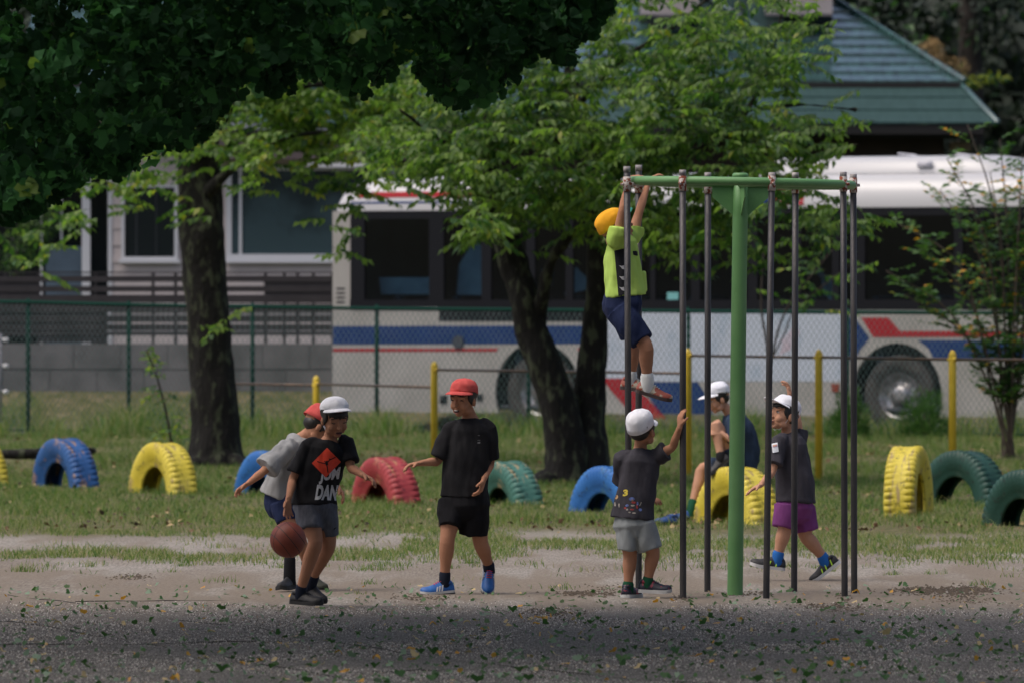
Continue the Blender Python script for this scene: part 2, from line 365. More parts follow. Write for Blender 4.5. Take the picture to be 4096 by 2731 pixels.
# ------------------------------------------------------------ tyres
def tyre_mesh():
    R0=.5; hw=.125; n=324; prof=[(.33,-.075),(.30,-.085),(.275,-.075),(.27,-.055)]
    # closed section (radius, axial): outer tread, sidewalls, bead, inner liner
    base=[(.487,0),(.487,.045),(.49,.062),(.486,.105),(.462,.122),(.43,.132),(.38,.134),(.33,.118),(.29,.098),(.27,.098),(.262,.085),(.272,.07),(.32,.085),(.38,.105),(.44,.10),(.462,.06),(.465,0)]
    sec=base+[(r_,-a_) for r_,a_ in reversed(base[1:-1])]
    vs=[];fs=[]; K=len(sec)
    for i in range(n):
        th=2*PI*i/n; ph=(i%4)
        for k,(r_,ax) in enumerate(sec):
            side=1 if ax>0 else -1
            lug= ((i+(3 if side<0 else 0))%6)<4
            rr=r_
            if abs(ax)>.05 and r_>.455 : rr = r_+(.005 if lug else -.010)
            if abs(ax)>.12 and .42<r_<.47: rr=r_+(.003 if lug else -.005)
            vs.append((rr*math.cos(th),ax*(1.03 if lug and r_>.45 else 1.0),rr*math.sin(th)))
    for i in range(n):
        j=(i+1)%n
        for k in range(K):
            k2=(k+1)%K; fs.append((i*K+k,i*K+k2,j*K+k2,j*K+k))
    me_=bpy.data.meshes.new('painted_tyre'); me_.from_pydata(vs,[],fs); me_.materials.append(None)
    bm=bmesh.new(); bm.from_mesh(me_); bmesh.ops.recalc_face_normals(bm,faces=bm.faces); bm.to_mesh(me_); bm.free()
    me_.polygons.foreach_set('use_smooth',[True]*len(me_.polygons))
    return me_
TM=tyre_mesh()
def tyre_mat(name,c,c2,wear=(.16,.12,.08),thr=(.55,.64)):
    m=mat(name,c,.55,c2,3,.35,30,spec=.4); t=m.node_tree; b=t.nodes['Principled BSDF']
    tc=t.nodes.new('ShaderNodeTexCoord'); mp=t.nodes.new('ShaderNodeMapping'); mp.inputs['Scale'].default_value=(2.2,9,2.2); t.links.new(tc.outputs['Object'],mp.inputs[0])
    n=t.nodes.new('ShaderNodeTexNoise'); n.inputs['Scale'].default_value=2.6; n.inputs['Detail'].default_value=8; t.links.new(mp.outputs[0],n.inputs[0])
    r=t.nodes.new('ShaderNodeValToRGB'); r.color_ramp.elements[0].position=thr[0]; r.color_ramp.elements[1].position=thr[1]; t.links.new(n.outputs['Fac'],r.inputs[0])
    # unpainted black rubber inside the carcass
    sp=t.nodes.new('ShaderNodeVectorMath'); sp.operation='MULTIPLY'; sp.inputs[1].default_value=(1,0,1); t.links.new(tc.outputs['Object'],sp.inputs[0])
    ln=t.nodes.new('ShaderNodeVectorMath'); ln.operation='LENGTH'; t.links.new(sp.outputs[0],ln.inputs[0])
    old=b.inputs['Base Color'].links[0].from_socket
    mx=t.nodes.new('ShaderNodeMix'); mx.data_type='RGBA'; t.links.new(r.outputs[0],mx.inputs[0]); t.links.new(old,mx.inputs[6]); mx.inputs[7].default_value=(*wear,1)
    n3=t.nodes.new('ShaderNodeTexNoise'); n3.inputs['Scale'].default_value=19; n3.inputs['Detail'].default_value=7; n3.inputs['Roughness'].default_value=.7; t.links.new(tc.outputs['Object'],n3.inputs[0])
    r3_=t.nodes.new('ShaderNodeValToRGB'); r3_.color_ramp.elements[0].position=.575; r3_.color_ramp.elements[1].position=.63; t.links.new(n3.outputs['Fac'],r3_.inputs[0])
    m2=t.nodes.new('ShaderNodeMix'); m2.data_type='RGBA'; t.links.new(r3_.outputs[0],m2.inputs[0]); t.links.new(mx.outputs[2],m2.inputs[6]); m2.inputs[7].default_value=(c[0]*.35+.01,c[1]*.35+.01,c[2]*.35+.01,1)
    t.links.new(m2.outputs[2],b.inputs['Base Color']); return m
tb=tyre_mat('tyre_blue',(.016,.075,.23),(.03,.11,.31),(.30,.19,.13)); tb2=tyre_mat('tyre_blue_light',(.02,.12,.38),(.035,.17,.46),(.05,.16,.3))
ty=tyre_mat('tyre_yellow',(.56,.45,.035),(.66,.55,.08),(.36,.27,.10)); tr_=tyre_mat('tyre_red',(.28,.028,.034),(.38,.055,.06),(.4,.17,.09))
tt=tyre_mat('tyre_teal',(.04,.13,.10),(.06,.18,.145),(.3,.24,.13)); tg=tyre_mat('tyre_green',(.008,.045,.032),(.014,.065,.048),(.03,.07,.05))
black=mat('rubber_inside',(.012,.012,.013),.9)
# (centre x px, base y px, top y px, yaw of the axle from the camera direction, material, label)
TY=[(-104,1940,1745,-58,ty,'yellow half-buried tyre cut off by the left edge of the picture'),
 (262,1945,1748,-60,tb,'blue half-buried tyre with a tan worn streak on its tread, near the left edge'),
 (650,1972,1765,-61,ty,'yellow half-buried tyre to the left of the mossy tree trunk'),
 (1075,1975,1797,-60,tb2,'light blue half-buried tyre behind the boy in the grey tee'),
 (1545,2012,1822,-64,tr_,'red half-buried tyre between the basketball players and the laughing boy'),
 (2035,2015,1838,-64,tt,'faded teal half-buried tyre beside the laughing boy'),
 (2440,2048,1858,-58,tb2,'bright blue half-buried tyre behind the boy holding a pole'),
 (2945,2092,1862,-60,ty,'yellow half-buried tyre with a boy sitting on it'),
 (3635,2062,1778,77,ty,'tall yellow half-buried tyre seen tread-on at the right'),
 (3850,2018,1797,-52,tg,'dark green half-buried tyre right behind the tall yellow one'),
 (4120,2105,1872,-56,tg,'dark green half-buried tyre cut off by the right edge')]
for (px,yb,yt,yaw,m,lb) in TY:
    D=HC*F/(yb-HY); s=F/D; hgt=(yb-yt)/s
    o=bpy.data.objects.new('painted_tyre',TM); C.objects.link(o); sc=1.0
    o.location=((px-2048)/s,D,hgt-.5); o.rotation_euler=(R(random.uniform(-3,3)),random.uniform(0,6.28)*0,R(yaw))
    if TM.materials[0] is None: TM.materials[0]=m
    o.material_slots[0].link='OBJECT'; o.material_slots[0].material=m
    tag(o,lb,'tyre','painted tyres half buried in the grass')
# ------------------------------------------------------------ climbing pole ring
Dp=50.0; base=P(2940,2375,Dp); base.z=0
fr=empty('climbing_frame',base,'green climbing frame with eight steel poles hanging round a ring on a centre post','climbing frame')
green=mat('frame_green',(.10,.25,.085),.5,(.13,.29,.11),5,.15,90,spec=.5); 
steel=mat('pole_steel',(.042,.042,.047),.5,(.075,.07,.07),9,.3,120,metal=.5,spec=.5,stretch=(1,1,.35))
worn=mat('pole_worn',(.22,.055,.025),.8,(.52,.47,.44),46,.7,60,thr=(.47,.5))
ring_c=P(2960,733,Dp); rad=.675; tiltv=math.tan(R(-1.15))
topc=P(2961,735,Dp)
mb=MB(); mb.tube([base-Vector((0,0,.3)),base,topc+Vector((0,0,-.15)),topc+Vector((0,0,.05))],[.047,.047,.0455,.045],n=24,cap='flat'); mb.build('centre_post',green,fr,True)
mb=MB(); mb.tube([topc+Vector((0,0,.035)),topc+Vector((0,0,.055)),topc+Vector((0,0,.064))],[.050,.048,.038],n=24,cap='flat'); mb.build('post_cap',green,fr,True)
mb=MB(); n=96; m_=12; vs=[];fs=[]; rt=.0255
def ringp(th,r_=rad): return ring_c+Vector((math.cos(th)*r_,math.sin(th)*r_,math.cos(th)*r_*tiltv))
for i in range(n):
    th=2*PI*i/n; o_=Vector((math.cos(th),math.sin(th),0)); c_=ringp(th)
    for k in range(m_): a_=2*PI*k/m_; vs.append(c_+o_*(rt*math.cos(a_))+Vector((0,0,rt*math.sin(a_))))
for i in range(n):
    for k in range(m_): fs.append((i*m_+k,((i+1)%n)*m_+k,((i+1)%n)*m_+(k+1)%m_,i*m_+(k+1)%m_))
mb.add(vs,fs); fixn(mb.build('top_ring',green,fr,True))
for k in range(4):
    th=R(8+90*k); o_=Vector((math.cos(th),math.sin(th),math.cos(th)*tiltv)); s_=Vector((-math.sin(th),math.cos(th),0))
    mb=MB(); mb.tube([topc+o_*.03,topc+o_*(rad-.01)],[.0245,.0245],n=12,cap='flat'); mb.build('spoke',green,fr,True)
    mb=MB(); mb.prism([topc+o_*.035+Vector((0,0,-.2))-s_*.004,topc+o_*.17+Vector((0,0,-.085))-s_*.004,topc+o_*.17+Vector((0,0,-.02))-s_*.004,topc+o_*.035+Vector((0,0,-.02))-s_*.004],s_*.008); mb.build('gusset',green,fr)
PO=[((1440,384),(1445,1372),-.27),((1467,381),(1467,1352),.30),((1568,392),(1569,1373),-.60),((1626,398),(1625,1361),.62),((1773,398),(1760,1375),-.66),((1827,398),(1824,1362),.60),((1937,397),(1940,1372),-.30),((1960,402),(1962,1367),.22)]
for (tx_,ty_),(bx_,by_),dy in PO:
    k=1.7415; t_=P(tx_*k,ty_*k,Dp+dy); b_=P(bx_*k,by_*k,Dp+dy); b_.z=0
    jt=(1.0-(735-ty_*k)/F*0); rz=HC-(740-HY)/F*Dp
    fz=(rz-.045-b_.z)/(t_.z-b_.z); pj=b_.lerp(t_,fz); pj2=b_.lerp(t_,min(1,(rz+.045-b_.z)/(t_.z-b_.z)))
    mb=MB(); mb.tube([b_-Vector((0,0,.25)),b_,b_.lerp(t_,.5),t_],[.0195]*4,n=14,cap='flat'); po=mb.build('pole',steel,fr,True)
    mb=MB(); mb.tube([pj,pj2],[.0235,.0235],n=14,cap='flat')
    c_=(pj+pj2)/2; dirn=(Vector((ring_c.x,ring_c.y,c_.z))-c_); dirn.z=0; dl=dirn.length; dirn.normalize()
    mb.tube([c_,c_+dirn*max(.03,dl-rad+.01)],[.013,.013],n=8,cap='flat'); mb.tube([c_-dirn*.02,c_-dirn*.04],[.011,.009],n=6,cap='flat')
    mb.build('clamp',worn,po,True)
    mb=MB(); mb.tube([t_+Vector((0,0,-.03)),t_+Vector((0,0,.004))],[.0215,.0205],n=14,cap='flat'); mb.build('pole_cap',mat('cap_paint',(.18,.17,.18),.6,(.42,.38,.37),40),po,True)
# ------------------------------------------------------------ yellow exercise bars
yp=mat('bar_yellow',(.62,.43,.03),.45,(.72,.52,.05),12,.2,60); yr=mat('bar_steel',(.055,.045,.04),.4,(.13,.08,.05),20,metal=.4)
BP=[(790,1555,1755,93.5),(1265,1515,1775,91.5),(1737,1460,1850,87.6),(2240,1485,1885,85.5),(2752,1410,1925,83.2),(3275,1412,1930,81.4),(3810,1415,1980,79.5),(4345,1415,2000,77.6)]
hb=empty('exercise_bars',(P(1737,0,87.6).x,87.6,gz(87.6)),'row of yellow-posted horizontal exercise bars standing in the grass before the chain-link fence','exercise bars')
tops=[]
for i,(px,yt,yb,D) in enumerate(BP):
    X=(px-2048)/F*D; zt=P(px,yt,D).z; mb=MB()
    mb.tube([(X,D,gz(D)-.2),(X,D,zt-.02),(X,D,zt)],[.037,.037,.035],n=16,cap='flat'); mb.tube([(X,D,zt-.005),(X,D,zt+.012)],[.04,.028],n=14)
    mb.build('post',yp,hb,True); tops.append((X,D,zt))
rails=[(0,1,1530,1540),(1,2,1535,1548),(2,3,1478,1485),(3,4,1485,1493),(4,5,1422,1430),(5,6,1428,1437),(6,7,1437,1440)]
for a_,b_,y0,y1 in rails:
    A=Vector(tops[a_]); B=Vector(tops[b_]); A.z=P(0,y0,A.y).z; B.z=P(0,y1,B.y).z; d=(B-A).normalized()
    mb=MB(); mb.tube([A,B],[.0145,.0145],n=10,cap='flat'); rl=mb.build('rail',yr,hb,True)
    for Q,sg in ((A,1),(B,-1)):
        mb=MB(); mb.tube([Q+d*sg*.033,Q+d*sg*.062],[.026,.02],n=10,cap='flat'); mb.build('rail_socket',yp,rl,True)
# ------------------------------------------------------------ chain-link fence
fg=mat('fence_green',(.006,.042,.03),.8,spec=.1); wire=mat('fence_wire',(.07,.14,.13),.6,(.16,.22,.22),3,metal=.3)
FX=[(-300,97.6,1204),(113,97.2,1209),(515,96.9,1220),(1010,96.5,1228),(1507,96.1,1235),(2115,95.6,1240),(2753,95.1,1246),(3390,94.7,1250),(4040,94.3,1253),(4690,93.9,1256)]
cf=empty('chain_link_fence',((2115-2048)/F*95.6,95.6,gz(95.6)),'long green chain-link fence between the grass bank and the bus','fence')
fp=[]
for px,D,yt in FX:
    X=(px-2048)/F*D; zt=P(px,yt,D).z; z0=gz(min(D,95.9)); fp.append((X,D,zt,z0)); mb=MB()
    mb.tube([(X,D,z0-.2),(X,D,zt+.02)],[.025,.025],n=10,cap='flat'); mb.tube([(X,D,zt+.02),(X,D,zt+.03)],[.03,.02],n=10); mb.build('fence_post',fg,cf,True)
mb=MB(); mb.tube([(x_,D-.03,zt) for x_,D,zt,z0 in fp],[.021]*len(fp),n=8,cap='flat'); mb.build('top_rail',fg,cf,True)
mb=MB(); mb.tube([(x_,D-.03,z0+.03) for x_,D,zt,z0 in fp],[.012]*len(fp),n=6,cap='flat'); mb.build('bottom_rail',fg,cf,True)
mb=MB(); X0=fp[0][0]; X1=fp[-1][0]; ps=.062; wr=.0032
def fdz(X):
    for a_,b_ in zip(fp,fp[1:]):
        if X<=b_[0]: 
            t_=(X-a_[0])/(b_[0]-a_[0]); return [a_[k]+(b_[k]-a_[k])*t_ for k in (1,2,3)]
    return fp[-1][1:]
def wirefun(sg):
    x=X0-1.6
    while x<X1+1.6:
        D,zt,z0=fdz(min(max(x,X0),X1)); H_=zt-z0-.05
        xa,xb=x,x+sg*H_*.62; za,zb=z0+.03,z0+.03+H_
        if min(xa,xb)>X0 and max(xa,xb)<X1:
            Da=fdz(xa)[0]-.045; Db=fdz(xb)[0]-.045; A=Vector((xa,Da,za)); B=Vector((xb,Db,zb)); d=(B-A).normalized(); n1=Vector((0,1,0)); n2=d.cross(n1)
            vs=[q+n1*(wr*math.cos(a2))+n2*(wr*math.sin(a2)) for q in (A,B) for a2 in (0,2.1,4.2)]
            mb.add(vs,[(0,1,4,3),(1,2,5,4),(2,0,3,5)])
        x+=ps
wirefun(1); wirefun(-1); mb.build('wire_mesh',wire,cf,True)

# pebbles of the gravel (stuff)
n=120000; y=36.5+12.5*rng.random(n)**.85; x=(rng.random(n)-.5)*2*(y*.0645)
keep=rng.random(n)<np.clip((49.2-y)/2.5,.05,1); x,y=x[keep],y[keep]; n=len(x)
s=(.0016+.0034*rng.random(n)**2.5)[:,None]; z0=np.array([.012*noise.noise(Vector((a_*1.3,b_*.7,0))) for a_,b_ in zip(x,y)]); c=np.stack([x,y,z0],1); th=rng.random(n)*6.28
V=[]
for k in range(4):
    a_=th+k*PI/2; V.append(c+np.stack([np.cos(a_),np.sin(a_),np.zeros(n)-.2],1)*s*(1+.4*rng.random((n,1))))
V.append(c+np.stack([(rng.random(n)-.5)*.8,(rng.random(n)-.5)*.8,1.0+.5*rng.random(n)],1)*s)
V=np.stack(V,1).reshape(-1,3); T=(np.array([(0,1,4),(1,2,4),(2,3,4),(3,0,4)])[None]+(np.arange(n)*5)[:,None,None]).reshape(-1,3)
tag(np_mesh('gravel',V,T,[mat('pebble_pale',(.52,.49,.45),.9),mat('pebble_grey',(.25,.235,.22),.9),mat('pebble_dark',(.06,.055,.052),.9),mat('pebble_brown',(.30,.22,.16),.9)],np.repeat(rng.choice(4,n,p=[.34,.34,.26,.06]),4)),'loose grey gravel scattered over the foreground','gravel',kind='stuff')

# dark loose soil around the pole feet and scraped spots; brown litter on the bank
cx=[];cy=[];cs=[]
for px,py,w_,k in [(3700,2366,75,420),(3880,2362,60,300),(3850,2400,60,260),(3340,2435,60,240),(2960,2378,30,160),(3070,2378,18,60),(2735,2392,16,50),(3375,2390,18,60),(1690,2385,70,160),(2330,2372,60,160),(2420,2358,40,120),(2200,2450,60,120),(540,2310,50,80),(3300,1925,50,260),(2700,1655,30,60)]:
    D=HC*F/(py-HY)
    for _ in range(k): cx.append((px+random.gauss(0,w_)-2048)/F*D); cy.append(D+random.gauss(0,.35)); cs.append(random.uniform(.003,.011)*(1.8 if py<2000 else 1))
x=np.array(cx); y=np.array(cy); s=np.array(cs)[:,None]; n=len(x); z0=np.array([gz(b_)+.012*noise.noise(Vector((a_*1.3,b_*.7,0))) for a_,b_ in zip(x,y)]); c=np.stack([x,y,z0],1); V=[]
for k in range(4): V.append(c+np.stack([np.full(n,math.cos(k*PI/2)),np.full(n,math.sin(k*PI/2)),np.full(n,-.2)],1)*s*(1+.8*rng.random((n,1))))
V.append(c+np.stack([(rng.random(n)-.5),(rng.random(n)-.5),.9*np.ones(n)],1)*s)
V=np.stack(V,1).reshape(-1,3); T=(np.array([(0,1,4),(1,2,4),(2,3,4),(3,0,4)])[None]+(np.arange(n)*5)[:,None,None]).reshape(-1,3)
tag(np_mesh('loose_soil',V,T,mat('crumbly_soil',(.05,.038,.028),.95,(.10,.075,.05),40)),'dark crumbs of loose soil round the pole feet and on the sand','soil',kind='stuff')
n=5200; yy=63+32*rng.random(n); xx=(rng.random(n)-.5)*2*(yy*.067); q=nz(xx,yy,.9,77); kp=rng.random(n)<np.clip(q*1.6+.35,.03,1); xx,yy=xx[kp],yy[kp]; n=len(xx)
V,T,k=leaf_arrays(np.stack([xx,yy,np.array([gz(v) for v in yy])+.01+.03*rng.random(n)],1),np.stack([rng.normal(size=n),rng.normal(size=n),rng.normal(size=n)*.5],1),np.stack([rng.normal(size=n),rng.normal(size=n),np.ones(n)],1),.03+.04*rng.random(n),.02+.025*rng.random(n))
tag(np_mesh('bank_litter',V,T,[mat('litter_brown',(.14,.075,.035),.8),mat('litter_tan',(.34,.25,.12),.8),mat('litter_dark',(.05,.035,.02),.8)],np.repeat(rng.choice(3,n,p=[.45,.3,.25]),k)),'brown fallen leaves caught in the grass of the bank','leaf litter',kind='stuff')
# ------------------------------------------------------------ bus
BO=Vector((-2.23,103.3,.15)); bdir=Vector((8.41,-5.5,0)).normalized(); bus=empty('city_bus',BO,'cream city bus with red and blue stripes parked behind the chain-link fence','bus')
bus.rotation_euler=(0,0,math.atan2(bdir.y,bdir.x))
def uz(x,y):
    k=(x-2048)/F; u=(k*BO.y-BO.x)/(bdir.x-k*bdir.y); D=BO.y+u*bdir.y
    return u, HC-(y-HY)/F*D-BO.z
cream=mat('bus_cream',(.37,.36,.335),.5,(.30,.29,.265),1.5,spec=.4); white=mat('bus_white',(.52,.52,.53),.3,spec=.5)
blk=mat('bus_black',(.008,.009,.012),.6,spec=.15); bblue=mat('bus_blue',(.008,.030,.12),.6,(.011,.038,.145),4,spec=.2); bred=mat('bus_red',(.32,.012,.02),.6,spec=.2); dark=mat('bus_dark',(.014,.015,.017),.8)
wrap=mat('bus_wrap',(.46,.51,.58),.5,(.25,.34,.43),2.2,thr=(.52,.78),stretch=(1,1,.7))
pink=mat('wrap_pink',(.48,.34,.38),.5,(.46,.49,.56),3)
gm_=bpy.data.materials.new('window_glass'); gm_.use_nodes=True; t=gm_.node_tree; t.nodes.clear()
o_=t.nodes.new('ShaderNodeOutputMaterial'); mx=t.nodes.new('ShaderNodeMixShader'); tp=t.nodes.new('ShaderNodeBsdfTransparent'); gs=t.nodes.new('ShaderNodeBsdfGlossy')
tp.inputs[0].default_value=(.48,.57,.62,1); gs.inputs['Roughness'].default_value=.06; gs.inputs[0].default_value=(.8,.9,1,1); mx.inputs[0].default_value=.05
t.links.new(tp.outputs[0],mx.inputs[1]); t.links.new(gs.outputs[0],mx.inputs[2]); t.links.new(mx.outputs[0],o_.inputs[0]); glass=gm_
BL=10.25; ZS,ZB,ZW=.24,1.5,2.72
wc=[uz(2150,1500)[0],uz(3587,1500)[0]]; wz=.49
def arch(c,r,n=18):
    a0=math.asin((ZS-wz)/r); return [(c-r*math.cos(a0+(PI-2*a0)*i/n) if True else 0, wz+r*math.sin(a0+(PI-2*a0)*i/n)) for i in range(n+1)]
def wheelarch(c,r=.62,n=20):
    a0=PI-math.asin((ZS-wz)/r); a1=math.asin((ZS-wz)/r); return [(c+r*math.cos(a0+(a1-a0)*i/n), wz+r*math.sin(a0+(a1-a0)*i/n)) for i in range(n+1)]
outl=[(0,ZS)]+wheelarch(wc[0])+wheelarch(wc[1])+[(BL,ZS),(BL,ZB),(0,ZB)]
mb=MB()
mb.prism([(u,0,z) for u,z in outl],(0,.03,0),0)
mb.box(0,.27,0,.05,ZB,ZW,0); mb.box(0,.05,.05,2.45,ZS,ZW,0); mb.box(0,BL,2.4,2.45,ZS,ZB,0); mb.box(BL-.06,BL,.05,2.4,ZS,ZW,0)
def ov(poly,mi,lvl=1):
    P2=[uz(*p) for p in poly]; y=-.003*lvl; mb.add([(u,y,z) for u,z in P2],[tuple(range(len(P2)))],mi)
ov([(1332,1305),(2330,1302),(2330,1376),(1332,1378)],1); 
ov([(1332,1393),(1993,1393),(1985,1405),(1332,1406)],2); ov([(2308,1393),(2345,1393),(2345,1405),(2316,1405)],2)
ov([(2425,1246),(3368,1246),(3368,1524),(2425,1524)],3); ov([(3130,1360),(3180,1300),(3200,1330),(3160,1400),(3120,1420)],4,2)
ov([(2405,1512),(2520,1512),(2665,1672),(2540,1672)],2,2); ov([(2560,1527),(2790,1527),(2840,1600),(2850,1654),(2640,1654)],1,2)
ov([(3380,1272),(3421,1272),(3479,1351),(3440,1400),(3420,1440),(3380,1440)],1)
ov([(3447,1271),(3555,1271),(3600,1325),(4140,1325),(4140,1346),(3494,1348)],2,2)
ov([(3672,1360),(4140,1362),(4140,1440),(3735,1440),(3715,1395)],1)
body=mb.build('body',[cream,bblue,bred,wrap,pink],bus,local=True)
# cab / roof shell
prof=[(0,2.72),(.0,2.80),(.03,2.92),(.10,3.04),(.24,3.11),(.6,3.15),(1.225,3.17),(1.85,3.15),(2.21,3.11),(2.35,3.04),(2.42,2.92),(2.45,2.80),(2.45,2.72)]
mb=MB(); secs=[(0.0,.30,.10),(.05,.55,.05),(.14,.80,.02),(.3,.97,0),(.5,1,0),(BL-.3,1,0),(BL,.7,.05)]; vs=[]
for u,f,ins in secs:
    for y,z in prof: vs.append((u,1.225+(y-1.225)*(1-ins/1.2),2.72+(z-2.72)*f))
K=len(prof); fs=[(i*K+k,i*K+k+1,(i+1)*K+k+1,(i+1)*K+k) for i in range(len(secs)-1) for k in range(K-1)]+[(i*K+K-1,i*K,(i+1)*K,(i+1)*K+K-1) for i in range(len(secs)-1)]
fs+=[tuple(range(K-1,-1,-1)),tuple((len(secs)-1)*K+k for k in range(K))]; mb.add(vs,fs,0)
def ry(z): return float(np.interp(z,[2.72,2.80,2.92,3.04],[0,0,.03,.10]))-.004
def rstripe(x0,x1,z0,z1,mi):
    u0,u1=uz(x0,800)[0],uz(x1,800)[0]; zz=[z0,(z0+z1)/2,z1]
    mb.add([(u,ry(z)-.002,z) for z in zz for u in (u0,u1)],[(0,1,3,2),(2,3,5,4)],mi)
rstripe(1430,2100,2.885,2.955,1); rstripe(1400,2100,2.81,2.835,2); rstripe(3090,3215,2.76,2.98,1); rstripe(2970,3075,2.76,2.86,2)
mb.build('roof',[white,bred,bblue],bus,True,local=True)
fixn(bus.children[-1]); bus.children[-1].modifiers.new('e','EDGE_SPLIT').split_angle=R(40)
mb=MB(); u0,u1=uz(2900,640)[0],uz(3960,640)[0]; vs=[]; pf=[(-.75,0),(-.72,.12),(-.6,.19),(0,.22),(.6,.19),(.72,.12),(.75,0)]
ss=[(u0,.1,.6),(u0+.12,.6,.85),(u0+.4,1,1),(u1-.5,1,1),(u1-.15,.6,.9),(u1,.08,.7)]
for u,f,g_ in ss: vs+= [(u,1.1+y*g_,3.13+z*f) for y,z in pf]
K=len(pf); mb.add(vs,[(i*K+k,i*K+k+1,(i+1)*K+k+1,(i+1)*K+k) for i in range(len(ss)-1) for k in range(K-1)])
pod=mb.build('air_conditioner',white,bus,True,local=True); fixn(pod)
mb=MB()
for a_,b_ in [((3440,595),(3640,628)),((3675,595),(3900,635))]:
    ua,za=uz(*a_); ub,zb=uz(*b_); mb.tube([(ua,.9,za-.05),((ua+ub)/2,.7,(za+zb)/2-.02),(ub,.5,zb-.06)],[.012]*3,n=6)
ua,za=uz(3640,645); mb.box(ua-.1,ua+.1,.33,.36,3.2,3.27); mb.build('roof_pipe',mat('pipe_grey',(.5,.5,.55),.4),bus,True,local=True)
# window band
edges=[(1400,1458),(1716,1775),(1925,1965),(2105,2140),(2262,2292),(2425,2450),(2600,2622),(2765,2800),(2990,3030),(3180,3205),(3328,3357),(3421,3460),(3816,3851),(3926,3934),(4096,4130)]
ue=[(uz(a_,1000)[0],uz(b_,1000)[0]) for a_,b_ in edges]; ue[-1]=(ue[-1][0],BL-.06)
mb=MB(); mb.box(ue[0][0],BL-.06,.0,.035,ZW-.10,ZW-.001); mb.box(ue[0][0],BL-.06,-.003,.035,ZB+.001,ZB+.12)
for a_,b_ in ue: mb.box(a_,b_,.0,.035,ZB+.12,ZW-.10)
u0,u1=uz(1757,1200)[0],uz(2425,1200)[0]; mb.box(u0,u1,-.006,.002,1.36,1.5); 
mb.build('window_frame',blk,bus,local=True)
mb=MB(); mb.box(uz(1402,1200)[0],uz(1752,1200)[0],-.012,-.004,ZB+.0,ZB+.03); mb.build('window_trim',white,bus,local=True)
mb=MB()
for k in range(4):
    u,z=uz(1346,1152+k*18); u2,_=uz(1380,1150); mb.box(u,u2,-.003,.01,z-.022,z)
mb.build('vent',blk,bus,local=True)
for (a0,a1),(b0,b1) in zip(ue,ue[1:]):
    mb=MB(); mb.box(a1,b0,.014,.02,ZB+.12,ZW-.10); mb.build('window',glass,bus,local=True)
    if b0-a1>.6 and a1<2:
        pass
mb=MB(); mb.box(.06,BL-.07,.06,2.39,.30,.34); mb.box(.06,BL-.07,2.36,2.395,.34,2.71); mb.box(.06,BL-.07,.35,2.39,.35,.5)
for x_ in np.arange(.5,BL-.5,.82): mb.box(x_,x_+.02,2.33,2.36,1.5,2.6)
mb.build('cabin_lining',mat('lining',(.05,.056,.066),.9),bus,local=True)
st=mat('seat_cloth',(.035,.05,.075),.9,(.05,.075,.11),5)
for x_ in np.arange(.9,BL-1.2,.86):
    mb=MB(); mb.obox((x_,.55,1.25),Vector((.045,0,0)),Vector((0,.42,0)),Vector((-.03,0,.42))); mb.obox((x_+.22,.55,.85),Vector((.22,0,0)),Vector((0,.42,0)),Vector((0,0,.05)))
    bevel(mb.build('seat',st,bus,local=True),.03)
mb=MB()
for pts,yy in [([(1790,1180),(1925,1180),(1925,1010),(1860,960),(1800,1060)],.2),([(2205,1180),(2330,1150),(2250,1070),(2225,1075)],.3),([(2110,1080),(2160,1080),(2150,1145)],.3),([(3205,1100),(3300,1110),(3290,1230),(3240,1230),(3200,1040)],.4),([(1470,1110),(1680,1110),(1690,1178),(1480,1178)],.25)]:
    P2=[uz(*p) for p in pts]; mb.prism([(u,yy,z) for u,z in P2],(0,.02,0))
mb.build('pale_panel',mat('pale_panel',(.34,.46,.56),.9,(.22,.32,.42),4),bus,local=True)  # pale bluish shapes behind the glass, added to lighten the bus windows
mb=MB(); ua,za=uz(2667,1170); ub,zb=uz(2712,1230); mb.box(ua,ub,.008,.013,zb,za); mb.build('sticker',mat('sticker_teal',(.16,.42,.42),.5),bus,local=True)
mb=MB(); ua,za=uz(1834,1368); mb.tube([(ua,.01,za),(ua,-.02,za)],[.085,.08],n=20,cap='flat'); mb.build('fuel_cap',mat('cap_grey',(.04,.045,.06),.5),bus,local=True)
for (x0,y0,x1,y1) in [(3328,1534,3357,1566),(1762,1580,1788,1612),(1908,1575,1930,1600)]:
    mb=MB(); ua,za=uz(x0,y0); ub,zb=uz(x1,y1); mb.box(ua,ub,-.015,.002,zb,za); mb.build('side_lamp',mat('lamp_amber',(.22,.035,.015),.4) if x0>3000 else blk,bus,local=True)
mb=MB(); mb.box(.1,BL-.1,.55,2.3,.28,1.3); mb.build('chassis',dark,bus,local=True)
